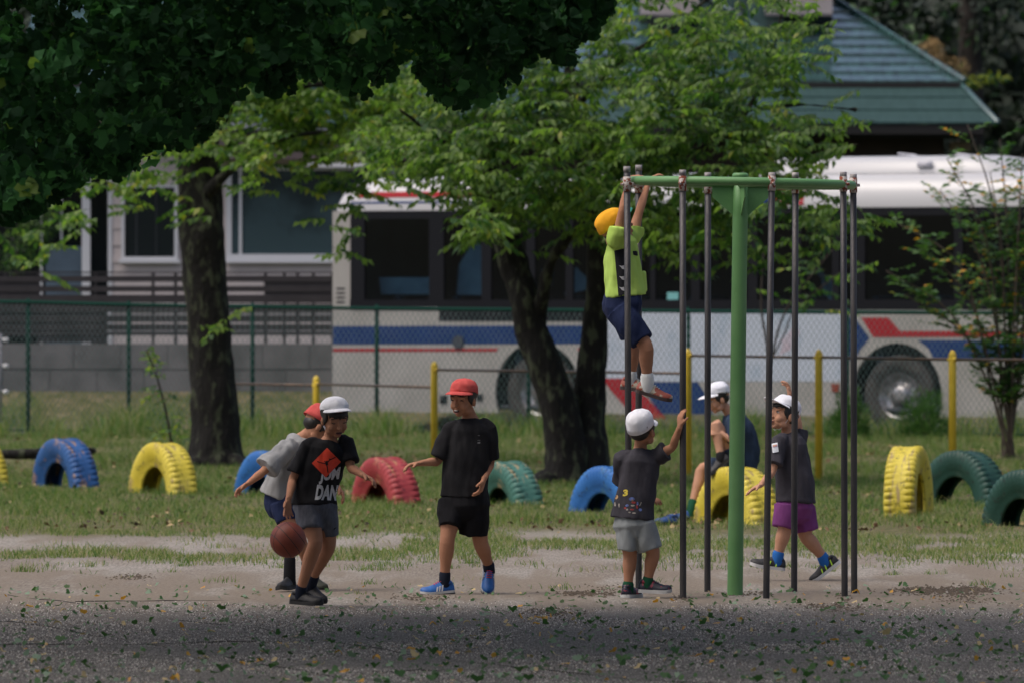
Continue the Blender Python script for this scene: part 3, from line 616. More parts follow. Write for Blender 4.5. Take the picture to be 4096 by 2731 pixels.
for c in wc:
    wh=bpy.data.objects.new('wheel',None); C.objects.link(wh); wh.parent=bus; wh.location=(c,0,wz); wh.empty_display_size=.1
    pr=[(.27,.06),(.30,.045),(.36,.03),(.44,.035),(.475,.06),(.485,.10),(.485,.27),(.46,.31),(.3,.31),(.27,.29)]
    def lathe(pr,n=48):
        vs=[(r_*math.cos(2*PI*i/n),y,r_*math.sin(2*PI*i/n)) for i in range(n) for r_,y in pr]; K=len(pr)
        return vs,[(i*K+k,i*K+k+1,((i+1)%n)*K+k+1,((i+1)%n)*K+k) for i in range(n) for k in range(K-1)]
    mb=MB(); mb.add(*lathe(pr)); fixn(mb.build('tyre',mat('bus_tyre',(.018,.018,.019),.85,(.05,.045,.04),8),wh,True,local=True))
    mb=MB(); mb.add(*lathe([(.275,.05),(.26,.06),(.235,.10),(.20,.15),(.15,.13),(.12,.125),(.115,.06),(.06,.045),(.001,.045)]))
    for k in range(8): a_=2*PI*k/8; mb.tube([(.165*math.cos(a_),.135,.165*math.sin(a_)),(.165*math.cos(a_),.10,.165*math.sin(a_))],[.014,.014],n=6,cap='flat')
    fixn(mb.build('rim',mat('rim_metal',(.42,.43,.45),.35,(.22,.2,.19),10,metal=.7),wh,True,local=True))
# ------------------------------------------------------------ house on the left
HD=112.0
hs=empty('house',(P(700,0,HD).x,HD,1.2),'house with mauve-beige siding and white-framed windows behind the brown slat fence','house')
siding=mat('siding',(.60,.53,.51),.8,(.54,.475,.46),3); wf=mat('white_frame',(.70,.70,.72),.5); dgl=mat('dark_glass',(.012,.018,.02),.12,spec=.35); tgl=mat('teal_glass',(.05,.085,.095),.2,(.02,.035,.04),1.2,spec=.35,thr=(.45,.6))
def HX(px,D=HD): return P(px,0,D).x
def HZ(py,D=HD): return P(0,py,D).z
def siding_wall(mb,x0,x1,z0,z1,D,step=.225):
    z=z0
    while z<z1-1e-6:
        z2=min(z+step,z1); mb.add([(x0,D-.018,z),(x1,D-.018,z),(x1,D,z2),(x0,D,z2),(x0,D+.0,z),(x1,D+.0,z)],[(0,1,2,3),(0,4,5,1)]); z=z2
mb=MB(); siding_wall(mb,HX(447),HX(1560),1.15,HZ(545),HD); mb.box(HX(447),HX(1560),HD+.01,HD+5,1.1,HZ(545)); mb.box(HX(-700),HX(447),HD+2.2,HD+5,1.1,HZ(600)); mb.build('wall',siding,hs)
mb=MB(); mb.box(HX(432),HX(447),HD-.03,HD+2.2,1.15,HZ(600)); mb.box(HX(328),HX(361),HD-.05,HD+.05,1.15,HZ(560)); mb.box(HX(162),HX(170),HD-.05,HD+.03,1.15,HZ(560)); mb.box(HX(232),HX(240),HD+.6,HD+.66,1.15,HZ(560)); mb.build('porch_post',wf,hs)
mb=MB(); mb.box(HX(-700),HX(432),HD+2.1,HD+2.18,1.15,HZ(560)); mb.build('porch_glass',dgl,hs)
mb=MB(); mb.box(HX(176),HX(325),HD+.4,HD+.45,1.15,HZ(985)); mb.build('porch_panel',mat('frosted',(.14,.20,.26),.5,(.09,.13,.17),2),hs)
def window(x0,y0,x1,y1,g,fr=14,mull=()):
    mb=MB(); X0,X1,Z1,Z0=HX(x0),HX(x1),HZ(y0),HZ(y1); f=fr/297
    mb.box(X0,X1,HD-.07,HD-.02,Z0,Z0+f*1.35); mb.box(X0,X1,HD-.07,HD-.02,Z1-f*.7,Z1); mb.box(X0,X0+f,HD-.069,HD-.02,Z0+f*1.35,Z1-f*.7); mb.box(X1-f,X1,HD-.069,HD-.02,Z0+f*1.35,Z1-f*.7)
    mb.box(X0-.03,X1+.03,HD-.10,HD-.07,Z0-.02,Z0+.025)
    for m_ in mull: mb.box(HX(m_)-.02,HX(m_)+.02,HD-.06,HD-.02,Z0+f*1.35,Z1-f*.7)
    wo_=mb.build('window',wf,hs); mb=MB(); mb.box(X0+f,X1-f,HD-.035,HD-.025,Z0+f*1.3,Z1-f*.7); mb.build('pane',g,wo_)
    if mull==(): 
        mb=MB(); mb.box(HX(x0+58),HX(x0+64),HD-.045,HD-.036,Z0+f*1.35,Z1-f*.7); mb.box(HX(x0+138),HX(x0+142),HD-.045,HD-.036,Z0+f*1.35,Z1-f*.7); mb.build('sash',mat('sash',(.03,.035,.04),.5),wo_)
window(485,742,712,1047,dgl); window(905,668,1560,1047,tgl,22,(962,))
mb=MB(); mb.box(HX(800),HX(1700),HD-.5,HD+.2,HZ(640),HZ(560)); mb.box(HX(-700),HX(800),HD-.5,HD+.2,HZ(500),HZ(440)); mb.build('fascia',mat('fascia',(.13,.10,.10),.7),hs)
mb=MB(); mb.box(HX(1235),HX(1500),HD-.53,HD-.50,HZ(672),HZ(655)); mb.build('gutter',wf,hs)
mb=MB(); mb.add([(HX(-700),HD-.6,HZ(440)),(HX(1700),HD-.6,HZ(555)),(HX(1700),HD+5,HZ(500)),(HX(-700),HD+5,HZ(380))],[(0,1,2,3)]); mb.build('roof',mat('house_roof',(.06,.06,.07),.6),hs)
# block wall + slat fence
bw=MB(); D=106.2; cr=[(1375,1474),(1480,1583),(1588,1700)]; k=0
conc=mat('block_concrete',(.11,.107,.11),.9,(.18,.17,.175),2.5,.5,40)
for ya,yb in cr:
    x=-650-(k%2)*95; k+=1
    while x<1480:
        bw.box(P(x,0,D).x,P(x+186,0,D).x,D,D+.2,P(0,yb,D).z,P(0,ya,D).z); x+=189
bw.box(P(-650,0,D).x,P(1480,0,D).x,D+.02,D+.18,.2,P(0,1378,D).z)
tag(bw.build('block_wall',conc),'low grey concrete block wall under the brown slat fence','wall')
D=106.5; brown=mat('slat_brown',(.026,.022,.024),.6,(.035,.03,.032),6); sf=empty('slat_fence',(P(650,0,D).x,D,P(0,1375,D).z),'dark brown horizontal slat fence on top of the grey block wall','fence')
for px in (-420,-200,20,154,380,612,702,1062,1137,1190,1253,1330,1420):
    mb=MB(); mb.box(P(px-6,0,D).x,P(px+6,0,D).x,D+.02,D+.06,1.18,P(0,1088,D).z); mb.build('fence_post',brown,sf)
for ya,yb in [(1088,1094),(1104,1128),(1145,1168),(1180,1212),(1216,1250),(1262,1290),(1297,1322),(1327,1342)]:
    mb=MB(); mb.box(P(-650,0,D).x,P(1470,0,D).x,D,D+.019,P(0,yb,D).z,P(0,ya,D).z); mb.build('slat',brown,sf)
for x0,x1,ya,yb in [(-650,154,1104,1342),(154,430,1212,1370),(1062,1470,1104,1213)]:
    mb=MB(); mb.box(P(x0,0,D).x,P(x1,0,D).x,D+.0195,D+.0199,P(0,yb,D).z,P(0,ya,D).z); mb.build('solid_panel',brown,sf)
# pale gate post with round knobs at the left edge
gp=empty('gate_post',(P(4,0,98.2).x,98.2,.2),'slim pale post with three white round knobs at the left edge of the picture','post')
mb=MB(); mb.tube([P(3,1700,98.2),P(3,1335,98.2)],[.014,.014],n=8,cap='flat'); mb.build('shaft',mat('pale_metal',(.16,.16,.19),.5),gp,True)
for y in (1360,1463,1566):
    mb=MB(); c_=P(24,y,98.15); mb.ell(c_,Vector((.033,0,0)),Vector((0,.02,0)),Vector((0,0,.03))); mb.tube([c_+Vector((0,.02,0)),P(3,y-6,98.2)],[.008,.008],n=6); mb.build('knob',wf,gp,True)
# ------------------------------------------------------------ building with the green metal roof
GD=125.0
gb=empty('roofed_building',(0,GD+2,1.2),'large building with a stepped dark green metal hip roof behind the bus','building')
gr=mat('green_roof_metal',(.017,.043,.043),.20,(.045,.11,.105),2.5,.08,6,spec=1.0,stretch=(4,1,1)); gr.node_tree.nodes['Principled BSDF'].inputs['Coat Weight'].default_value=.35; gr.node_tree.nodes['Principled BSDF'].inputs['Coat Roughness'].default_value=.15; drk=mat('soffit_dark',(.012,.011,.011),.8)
mb=MB(); mb.box(-6.5,6.55,GD+1,GD+12,1.1,4.35); mb.build('wall',mat('building_wall',(.045,.03,.022),.85,(.03,.022,.018),2),gb)
mb=MB(); mb.box(-7,7.0,GD+.15,GD+.9,4.22,4.36); mb.box(-7,7.1,GD+.02,GD+.1,4.26,4.405); mb.build('eave_beam',drk,gb)
mb=MB(); mb.box(P(3800,0,GD+.9).x,P(3885,0,GD+.9).x,GD+.88,GD+.99,P(0,603,GD+.9).z,P(0,572,GD+.9).z); mb.build('sign_board',mat('tan_board',(.20,.14,.08),.8),gb)
def course(mb,D0,z0,D1,z1,xr0,xr1,lip=.035):
    mb.add([(-7.5,D0,z0+lip),(xr0,D0,z0+lip),(xr1,D1,z1),(-7.5,D1,z1),(-7.5,D0,z0-.003),(xr0,D0,z0-.003)],[(0,1,2,3),(0,4,5,1)])
mb=MB(); 
for k in range(3):
    f0,f1=k/3,(k+1)/3; course(mb,GD+1.2*f0,4.42+.61*f0,GD+1.2*f1,4.42+.61*f1,7.28-.5*f0,7.28-.5*f1,.02)
mb.build('lower_roof',mat('green_roof_dull',(.018,.05,.047),.55,(.025,.062,.059),3,.1,8,spec=.3,stretch=(5,1,1)),gb)
mb=MB(); nC=18; 
for k in range(nC):
    d0,d1=GD+1.15+.5*k,GD+1.15+.5*(k+1); z0,z1=5.07+.150*k,5.07+.150*(k+1); course(mb,d0,z0,d1,z1,6.83-.19*k,6.83-.19*(k+1),.03)
mb.build('upper_roof',gr,gb)
mb=MB(); mb.tube([(7.30,GD,4.44),(6.80,GD+1.2,5.06)],[.045,.045],n=8); mb.tube([(6.85,GD+1.12,5.11),(6.83-.19*nC,GD+1.15+.5*nC,5.1+.15*nC)],[.045,.045],n=8); mb.build('hip_ridge',gr,gb,True)
mb=MB(); mb.add([(7.28,GD,4.42),(6.78,GD+1.2,5.03),(6.83-.19*nC,GD+1.15+.5*nC,5.07+.15*nC),(7.28,GD+14,4.42)],[(0,1,2,3)]); mb.build('side_roof',gr,gb)
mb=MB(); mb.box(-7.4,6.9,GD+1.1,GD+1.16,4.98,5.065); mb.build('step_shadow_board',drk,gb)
UD=GD+4.4; mb=MB(); mb.box(P(2560,0,UD).x,P(3330,0,UD).x,UD,UD+5,6.0,8.2); mb.build('upper_wall',mat('upper_wall',(.012,.03,.03),.8),gb)
mb=MB(); gy=mat('grey_roof',(.15,.14,.145),.5); 
for x0,x1,y_ in [(2560,2795,58),(3060,3330,55)]:
    mb.add([P(x0,y_,UD-.9),P(x1,y_,UD-.9),P(x1,-150,UD+1.5),P(x0,-150,UD+1.5),P(x0,y_+10,UD-.9),P(x1,y_+10,UD-.9)],[(0,1,2,3),(0,4,5,1)])
mb.build('dormer_roof',gy,gb)
mb=MB(); mb.tube([P(2790,-40,UD-.6),P(3065,132,UD-1.1)],[.05,.05],n=8); mb.build('dormer_ridge',gr,gb,True)
mb=MB(); mb.prism([P(2795,0,UD-.4),P(3045,130,UD-.4),P(2795,130,UD-.4)],(0,.05,0)); mb.prism([P(2800,-60,UD-.45),P(3000,-60,UD-.45),P(3170,120,UD-.45),P(3060,135,UD-.45)],(0,.04,0)); mb.build('dormer_gable',gr,gb)
# ------------------------------------------------------------ trees
LG={ 'c1':mat('leaf_mid',(.085,.155,.033),.5,trans=.42,spec=.4),'c2':mat('leaf_bright',(.16,.25,.05),.5,trans=.45,spec=.4),'c3':mat('leaf_deep',(.03,.085,.018),.5,trans=.35,spec=.4),'c4':mat('leaf_yellow',(.24,.26,.03),.5,trans=.45),'c5':mat('leaf_orange',(.55,.26,.02),.5,trans=.3),
 'g1':mat('ginkgo_deep',(.014,.05,.02),.65,trans=.2,spec=.12),'g2':mat('ginkgo_mid',(.026,.085,.032),.65,trans=.26,spec=.12),'g3':mat('ginkgo_pale',(.06,.18,.065),.65,trans=.3,spec=.15),
 'b1':mat('back_dark',(.007,.017,.008),.7),'b2':mat('back_mid',(.013,.028,.012),.7,trans=.1),'s1':mat('shrub_deep',(.045,.115,.03),.45,trans=.3,spec=.35),'s2':mat('shrub_mid',(.09,.18,.045),.4,trans=.3,spec=.5)}
bark=mat('bark',(.007,.006,.005),.95,(.055,.064,.036),13,1.0,26,thr=(.52,.64),stretch=(1,1,.45),bdist=.03); twigm=mat('twig',(.035,.028,.022),.9)
def tree(name,loc,label,cat,group=None): return empty(name,loc,label,cat,group)
def limb(mb,pts,n=16,samp=4):   # pts: (px,py,D,half_width_px)
    mb.tube([P(x,y,D) for x,y,D,r in pts],[r*.92/F*D for x,y,D,r in pts],n=n,samp=samp)
def rough(o,amt,f=7):
    off=o.parent.location if o.parent else Vector((0,0,0)); nrs=[v.normal.copy() for v in o.data.vertices]
    for v,n_ in zip(o.data.vertices,nrs):
        q=v.co+off
        d=noise.noise(Vector((q.x*f,q.y*f,q.z*f*.35)))+.5*noise.noise(Vector((q.x*f*3,q.y*f*3,q.z*f)))
        v.co=v.co+n_*(d*amt)
    return o
def sprays(blobs,D0,Dsd,per,rnd,Lr=(.07,.11),Wf=.42,slen=(.22,.42),droop=.5,clump=0):
    """leafy twigs scattered through ellipsoidal clumps given as (x,y,rx,ry,weight) in photo px at depth D0"""
    pos=[];dr=[];nr=[];LL=[]; tw=[]
    for bl in blobs:
        x,y,rx,ry=bl[:4]; wt=bl[4] if len(bl)>4 else 1; D0b=D0+rnd.gauss(0,Dsd*.4); n=max(2,int(per*wt*rx*ry/10000))
        for _ in range(n):
            a_=rnd.random()*2*PI; r_=math.sqrt(rnd.random())*1.08; px=x+rx*r_*math.cos(a_); py=y+ry*r_*math.sin(a_); D=D0b+rnd.gauss(0,Dsd)
            A=P(px,py,D)
            if clump and noise.noise(A*2.6)<clump*.0-.02: continue
            th=rnd.random()*2*PI; L=rnd.uniform(*slen)
            d=Vector((math.cos(th),math.sin(th)*.9,rnd.uniform(-.35,.25))).normalized(); A=A-d*L*.5
            K=int(L/.026); pts=[]
            for k in range(K+1):
                t_=k/K; q=A+d*(L*t_)+Vector((0,0,-droop*.3*L*t_*t_)); pts.append(q)
                if k>=1:
                    sgn=1 if k%2 else -1; s_=d.cross(Vector((0,0,1))).normalized()*sgn
                    ld=d*rnd.uniform(.3,.9)+s_*rnd.uniform(.5,1.0)+Vector((rnd.uniform(-.3,.3),rnd.uniform(-.3,.3),-droop*rnd.uniform(.4,1.3)))
                    if k==K: ld=d+Vector((0,0,-.4))
                    pos.append(q); dr.append(ld); nr.append(Vector((rnd.gauss(0,.45),rnd.gauss(0,.45),1))); LL.append(rnd.uniform(*Lr))
            tw.append(pts)
    return np.array(pos),np.array(dr),np.array(nr),np.array(LL),tw
def crown(parent,pos,d,nr,LL,mats,probs,Wf=.42,shape='leaf',name='crown',tw=None,twr=.0028):
    # leaf colour varies clump by clump, not leaf by leaf only
    V,T,k=leaf_arrays(pos,d,nr,LL,LL*Wf,shape)
    q=np.array([noise.noise(Vector(p)*2.2) for p in pos])+rng.normal(size=len(pos))*.38
    order=np.argsort(np.argsort(q))/len(q); cum=np.cumsum(probs)/sum(probs); mi=np.searchsorted(cum,order).clip(0,len(probs)-1)
    mats=[LG[m] for m in mats]; T4=T; MI=np.repeat(mi,k)
    if tw:
        tv=[];tf=[]; base=len(V)
        for pts in tw:
            K=len(pts); b0=base+len(tv)
            for i,p in enumerate(pts):
                r_=twr*(1.2-.8*i/K); tv+=[(p.x-r_,p.y,p.z-r_*.5),(p.x+r_,p.y,p.z-r_*.5),(p.x,p.y,p.z+r_)]
            for i in range(K-1):
                for j in range(3):
                    a0=b0+i*3+j; a1=b0+i*3+(j+1)%3; tf+=[(a0,a1,a1+3),(a0,a1+3,a0+3)]
        V=np.concatenate([V,np.array(tv)]); T4=np.concatenate([T,np.array(tf)]); MI=np.concatenate([MI,np.full(len(tf),len(mats))]); mats=mats+[twigm]
    return np_mesh(name,V,T4,mats,MI,parent)
K7=1.7415
def kb(l): return [tuple([b[0]*K7,b[1]*K7,b[2]*K7,b[3]*K7]+list(b[4:])) for b in l]
# tree 1 (mossy trunk, left)
r1=random.Random(11); T1=tree('cherry_tree',P(865,1850,86.0)-Vector((0,0,0)),'tree with a single mossy trunk between the yellow and the light blue tyre','tree','cherry trees on the bank')
mb=MB(); D=86.0
limb(mb,[(868,1905,D,150),(866,1850,D,128),(862,1790,D,112),(858,1650,D,104),(842,1400,D,94),(822,1120,D,92),(806,940,D,100),(800,760,D+.1,98),(795,560,D+.1,84),(790,330,D+.2,70),(770,60,D+.3,60),(740,-300,D+.4,45)],n=28,samp=5)
for pts in [[(800,560,D,50),(950,400,D-.4,34),(1140,345,D-.7,26),(1340,330,D-1,15),(1500,290,D-1.2,8)],[(800,800,D,34),(960,650,D-.5,16),(1120,560,D-.8,9),(1330,520,D-1,5)],[(800,640,D,44),(640,430,D-.6,22),(480,200,D-1,12),(300,-100,D-1,8)],[(790,300,D,44),(1000,60,D,26),(1200,-200,D,14)]]: limb(mb,pts,10)
rough(mb.build('trunk',bark,T1,True),.03,9)
for mb_pts in [[(780,1860,D-.2,42),(730,1885,D-.5,26),(690,1895,D-.7,10)],[(940,1850,D-.2,46),(985,1880,D-.4,28),(1010,1892,D-.5,10)]]:
    mb=MB(); limb(mb,mb_pts,10); rough(mb.build('root',bark,T1,True),.02,9)
b1=kb([(560,200,80,90),(640,270,90,80),(700,170,110,80),(800,250,110,120),(860,160,100,80),(560,320,75,50),(680,335,80,50),(780,380,90,50,.8),(720,455,90,45,.2),(840,455,60,30,.2),(775,560,45,60,.22),(800,500,60,40,.16),(590,430,35,50,.35),(575,620,18,30,.5),(560,690,22,14,.5),(500,750,18,14,.9),(500,800,26,30,.35),(420,420,60,30,.5),(320,440,60,40,.5),(150,520,100,40,.4),(70,560,70,50,.6),(130,600,30,30,.5),(430,470,30,30,.6),(900,300,100,100,.8),(960,200,90,90,.8),(620,230,80,80,.6),(740,250,90,90,.7),(700,50,200,60,.8),(520,-60,300,60,.6),(420,300,60,60,.6),(300,330,120,80,.6),(180,400,120,70,.5)])
ps,d,nr,LL,tw=sprays(b1,85.3,.75,36,r1,clump=1,Lr=(.08,.12),slen=(.25,.48),droop=.7); crown(T1,ps,d,nr,LL,['c3','c1','c2','c4'],[.20,.32,.42,.06],.6,tw=tw)
# tree 2 (forked trunk, middle)
r2=random.Random(23); T2=tree('cherry_tree',P(2290,1930,80.7),'tree with a dark forked trunk whose leafy crown hides the middle of the bus','tree','cherry trees on the bank')
mb=MB(); D=80.7
limb(mb,[(2255,1985,D,145),(2262,1930,D,120),(2268,1860,D,98),(2262,1760,D,88),(2232,1620,D,82),(2180,1460,D,74),(2128,1320,D,68),(2095,1180,D,64),(2045,1020,D+.1,62),(1995,850,D+.2,50),(1960,650,D+.3,40),(1930,420,D+.4,30),(1900,100,D+.4,22)],n=26,samp=5)
limb(mb,[(2330,1975,D+.1,120),(2350,1900,D+.1,100),(2352,1780,D+.15,86),(2355,1640,D+.2,72),(2365,1480,D+.2,66),(2378,1320,D+.2,58),(2388,1180,D+.2,50),(2385,1030,D+.25,44),(2372,860,D+.3,40),(2340,680,D+.3,36),(2310,500,D+.4,32),(2285,330,D+.5,28),(2255,120,D+.5,22),(2240,-200,D+.5,16)],n=22,samp=5)
for pts in [[(2150,1260,D,40),(2180,1150,D-.2,28),(2200,1050,D-.3,22),(2270,960,D-.4,17),(2340,900,D-.5,14),(2450,830,D-.6,9)],[(2370,760,D+.2,22),(2550,660,D-.1,15),(2852,569,D-.3,11),(2985,447,D-.4,9),(3078,261,D-.5,7),(3136,0,D-.5,5)],[(2000,900,D+.1,26),(1880,720,D-.4,15),(1760,560,D-.7,10),(1600,440,D-1,6)],[(2300,430,D+.4,18),(2480,250,D,12),(2700,100,D-.2,8),(2900,-60,D-.2,6)],[(2985,447,D-.4,6),(3200,420,D-.5,4),(3420,440,D-.5,3)],[(1960,650,D+.2,20),(2080,480,D-.4,12),(2200,380,D-.6,8)],[(2380,980,D,18),(2600,900,D-.4,10),(2800,840,D-.5,7),(3100,860,D-.6,4)]]: limb(mb,pts,9)
rough(mb.build('trunk',bark,T2,True),.032,9)
for mb_pts in [[(2180,1930,D-.2,60),(2140,1960,D-.5,36),(2090,1975,D-.7,12)],[(2400,1920,D-.2,44),(2440,1950,D-.5,24),(2460,1962,D-.6,10)]]:
    mb=MB(); limb(mb,mb_pts,10); rough(mb.build('root',bark,T2,True),.02,9)
b2=kb([(980,230,140,140),(1130,210,150,140),(1000,360,150,55),(1180,380,170,110),(1300,140,140,110),(1380,250,110,110),(1410,350,130,70),(1510,80,140,70),(1555,200,110,70,.8),(1640,330,120,80),(1700,130,110,100),(1750,230,90,90,.8),(1800,330,120,65),(1890,285,90,28,.7),(1980,212,50,10,.5),(1190,480,90,40),(1330,470,90,45),(1110,520,60,35,.8),(1550,460,120,70),(1430,430,80,50),(1600,540,70,35,.6),(1760,545,60,50,.45),(1880,450,50,50,.5),(1980,500,60,22,.6),(1770,30,150,40,.9),(1250,20,200,60),(1850,90,70,60,.8),(1050,80,200,60),(1500,320,90,60),(1250,290,120,80),(1480,180,80,70),(1640,60,150,40),(1200,-40,400,50,.6),(1650,-60,300,50,.6),(900,330,70,50,.8),(1500,520,110,50,.7),(1180,430,150,50,.9),(1115,505,60,42,.8),(1300,430,120,50,.9),(1400,480,90,45,.8),(1660,470,110,60,.7),(1840,540,80,60,.5),(1230,600,30,30,.2),(1450,520,110,50,.7),(1560,520,90,70,.8),(1760,480,130,60,.6),(1690,560,70,60,.5),(1560,250,120,90,.7),(1620,160,110,90,.6),(1900,500,60,50,.5),(1060,330,110,60,.7),(960,400,60,40,.5),(1300,520,60,40,.6),(1620,620,40,20,.4),(1230,560,60,20,.35),(1700,420,120,50,.8),(1800,400,90,40,.8)])
ps,d,nr,LL,tw=sprays(b2,79.6,1.0,38,r2,clump=1,Lr=(.078,.122),slen=(.25,.48),droop=.7); crown(T2,ps,d,nr,LL,['c3','c1','c2','c4'],[.28,.45,.26,.01],.46,tw=tw)
# ginkgo overhead (front left)
r3=random.Random(5); T3=tree('ginkgo_tree',(-5.6,41.5,0),'big dark ginkgo tree whose fan-leaved branches hang over the top left of the playground','tree')
mb=MB(); mb.tube([(-5.6,41.5,-.2),(-5.6,41.5,.3),(-5.5,41.7,2),(-5.3,42,4.2),(-5.2,42.2,7),(-5.1,42.2,10)],[.42,.34,.28,.25,.18,.08],n=20,samp=4)
for e_ in [(-2.2,46,4.1),(.2,46.5,4.2),(2.5,44,5.2),(-1,40,5.4),(3.5,48,6),(-3,48,4.2),(0,38,5.8),(4.5,41,6.4)]:
    E=Vector(e_); S=Vector((-5.2,42.1,E.z*.85+.2)); mb.tube([S,S.lerp(E,.5)+Vector((0,0,.25)),E],[.10,.055,.012],n=8,samp=4)
rough(mb.build('trunk',bark,T3,True),.02)
gx=[-60,0,60,120,200,280,400,430,470,500,540,600,640,700,760,790,840,868,890,950,980,1030,1100,1160,1175,1300,1320,1400,1420,1500]
gy_=[500,492,480,425,395,372,345,300,280,205,190,180,185,160,150,185,205,165,130,95,180,215,222,180,120,108,70,20,-20,-60]
pos=[];tw=[]
def spur(A,n,sc=1):
    for k in range(n):
        a_=r3.random()*6.28; dd=Vector((math.cos(a_),math.sin(a_),r3.uniform(-1.1,.5))).normalized(); pos.append((A+dd*.02*sc,dd,Vector((r3.gauss(0,.9),r3.gauss(0,.9),r3.gauss(0,.9))),r3.uniform(.05,.078)*sc))
cnt=0
while cnt<2600:
    px=r3.uniform(-150,2500); yb=np.interp(px/K7,gx,gy_)*K7; py=r3.uniform(-250,max(yb,-200)) ; D=r3.uniform(40,47.3)
    if py>yb-55+150*noise.noise(Vector((px*.010,D*.6,1))): continue
    edge=(yb-py)
    if edge<70 and noise.noise(Vector((px*.02,py*.02,D*2)))<-.12: continue
    if noise.noise(Vector((px*.0045,py*.007,D*.15)))<-.33: cnt+=1; continue
    spur(P(px,py,D),r3.randint(5,9),1.0); cnt+=1
# hanging edge twigs
for _ in range(260):
    px=r3.uniform(-100,2400); yb=np.interp(px/K7,gx,gy_)*K7; D=r3.uniform(42,47.3); pts=[]
    th=r3.uniform(-.9,.9); L=r3.uniform(60,170); dn=r3.uniform(-60,30); A=(px-L*math.sin(th),yb-L*math.cos(th)-10)
    for k in range(5):
        t_=k/4; q=P(A[0]+(px-A[0])*t_,A[1]+(yb+dn-A[1])*t_,D); pts.append(q); 
        if k>0: spur(q,r3.randint(2,5),1.0)
    tw.append(pts)
nfr=len(pos)
# the crown above the frame
for _ in range(8200):
    X=r3.uniform(-8,6.5); Y=r3.uniform(33,47.3)-abs(r3.gauss(0,1.3)); lim=HC+1200/F*Y+.12+max(0,(X-1.0))*.02
    Z=lim+abs(r3.gauss(0,1.3))
    if noise.noise(Vector((X*.8,Y*.8,Z*.8)))<-.18: continue
    if ((X+1)/8.5)**2+((Y-42)/9.5)**2>1: continue
    spur(Vector((X,Y,Z)),r3.randint(5,7),1.75)
ps=np.array([tuple(p[0]) for p in pos]); d=np.array([tuple(p[1]) for p in pos]); nr=np.array([tuple(p[2]) for p in pos]); LL=np.array([p[3] for p in pos])
crown(T3,ps,d,nr,LL,['g1','g2','g3','c2'],[.48,.34,.165,.015],1,'fan',tw=tw,twr=.003)
# right shrub-tree with orange leaves
r4=random.Random(3); D=88.0; T4=tree('crape_myrtle',P(4040,1850,D),'thin multi-stemmed shrub tree with scattered orange leaves at the right edge','tree')
mb=MB(); st_=[(4040,1850)]; br=[]
for tip,mid in [((3545,1085),(3800,1250)),((3600,900),(3850,1080)),((3700,1010),(3880,1200)),((3790,640),(3950,980)),((3870,500),(3990,900)),((3760,760),(3930,1060)),((4000,560),(4030,950)),((4090,620),(4070,1000)),((4150,800),(4110,1150)),((3620,1180),(3850,1330)),((4060,900),(4050,1250)),((4160,1150),(4110,1400)),((3880,820),(3970,1100)),((3960,690),(4010,1020)),((4200,600),(4130,980)),((4080,760),(4080,1100))]:
    Dd=D+r4.uniform(-.5,.5); p=[(4030+r4.uniform(-25,35),1860,D,6),(4035+(mid[0]-4035)*.25+r4.uniform(-20,20),1580,D+(Dd-D)*.3,5),(mid[0],mid[1],D+(Dd-D)*.7,4),(tip[0],tip[1],Dd,2.2)]
    limb(mb,p,6,5); br.append([P(x,y,q) for x,y,q,_ in p])
mb.build('stem',mat('smooth_bark',(.06,.045,.035),.8,(.10,.08,.06),12),T4,True)
pos=[];dr=[];nr=[];LL=[];tw=[]
for b_ in br:
    for k in range(34):
        t_=.30+.70*(k/33); u=t_*3; i=min(2,int(u)); q=b_[i].lerp(b_[i+1],u-i); ax=(b_[i+1]-b_[i]).normalized()
        if r4.random()<.8:
            th=r4.random()*6.28; sd_=Vector((math.cos(th),math.sin(th),r4.uniform(.1,.8))).normalized(); L=r4.uniform(.12,.32); pts=[q+sd_*L*j/7 for j in range(8)]; tw.append(pts)
            for j in range(1,8):
                for sg in (1,-1):
                    if r4.random()<.8:
                        s_=sd_.cross(Vector((0,0,1))).normalized()*sg; pos.append(pts[j]); dr.append(sd_*.6+s_*.8+Vector((0,0,r4.uniform(-.3,.3)))); nr.append((r4.gauss(0,.5),r4.gauss(0,.5),1)); LL.append(r4.uniform(.06,.105))
crown(T4,np.array(pos),np.array(dr),np.array(nr),np.array(LL),['s1','s2','c4','c5'],[.55,.36,.03,.06],.5,tw=tw,twr=.002)
# young tree at the fence with leaves in front of the bus
r5=random.Random(8); D=93.2; T5=tree('sapling',P(3075,1735,D),'young tree with thin forking stems just right of the green centre post','tree','saplings along the fence')
mb=MB()
for p in [[(3075,1740,D,7),(3072,1420,D,6),(3045,1230,D,5),(3055,1000,D,3)],[(3075,1500,D,5),(3105,1350,D,5),(3160,1215,D-.1,4),(3330,1000,D-.3,3)],[(3080,1450,D,4),(3140,1330,D,3.5),(3190,1230,D,3),(3400,1060,D-.2,2)]]: limb(mb,p,6)
mb.build('trunk',twigm,T5,True)
ps,d,nr,LL,tw=sprays([(3130,1120,110,90,.5),(3300,1060,130,110,.6),(3230,920,150,90,.7),(3400,1120,70,80,.5),(3160,1210,70,40,.5),(3330,1200,70,40,.4),(3450,870,90,60,.5)],D-.2,.35,7.5,r5,Lr=(.07,.11)); crown(T5,ps,d,nr,LL,['c3','c1','c2','c4'],[.5,.35,.12,.03],.5,tw=tw)
D=88; T6=tree('sapling',P(690,1790,D),'thin leaning sapling to the left of the mossy trunk','tree','saplings along the fence')
mb=MB(); limb(mb,[(690,1800,D,7),(665,1650,D,5.5),(625,1500,D,4),(585,1400,D,3)],6); mb.build('trunk',twigm,T6,True)
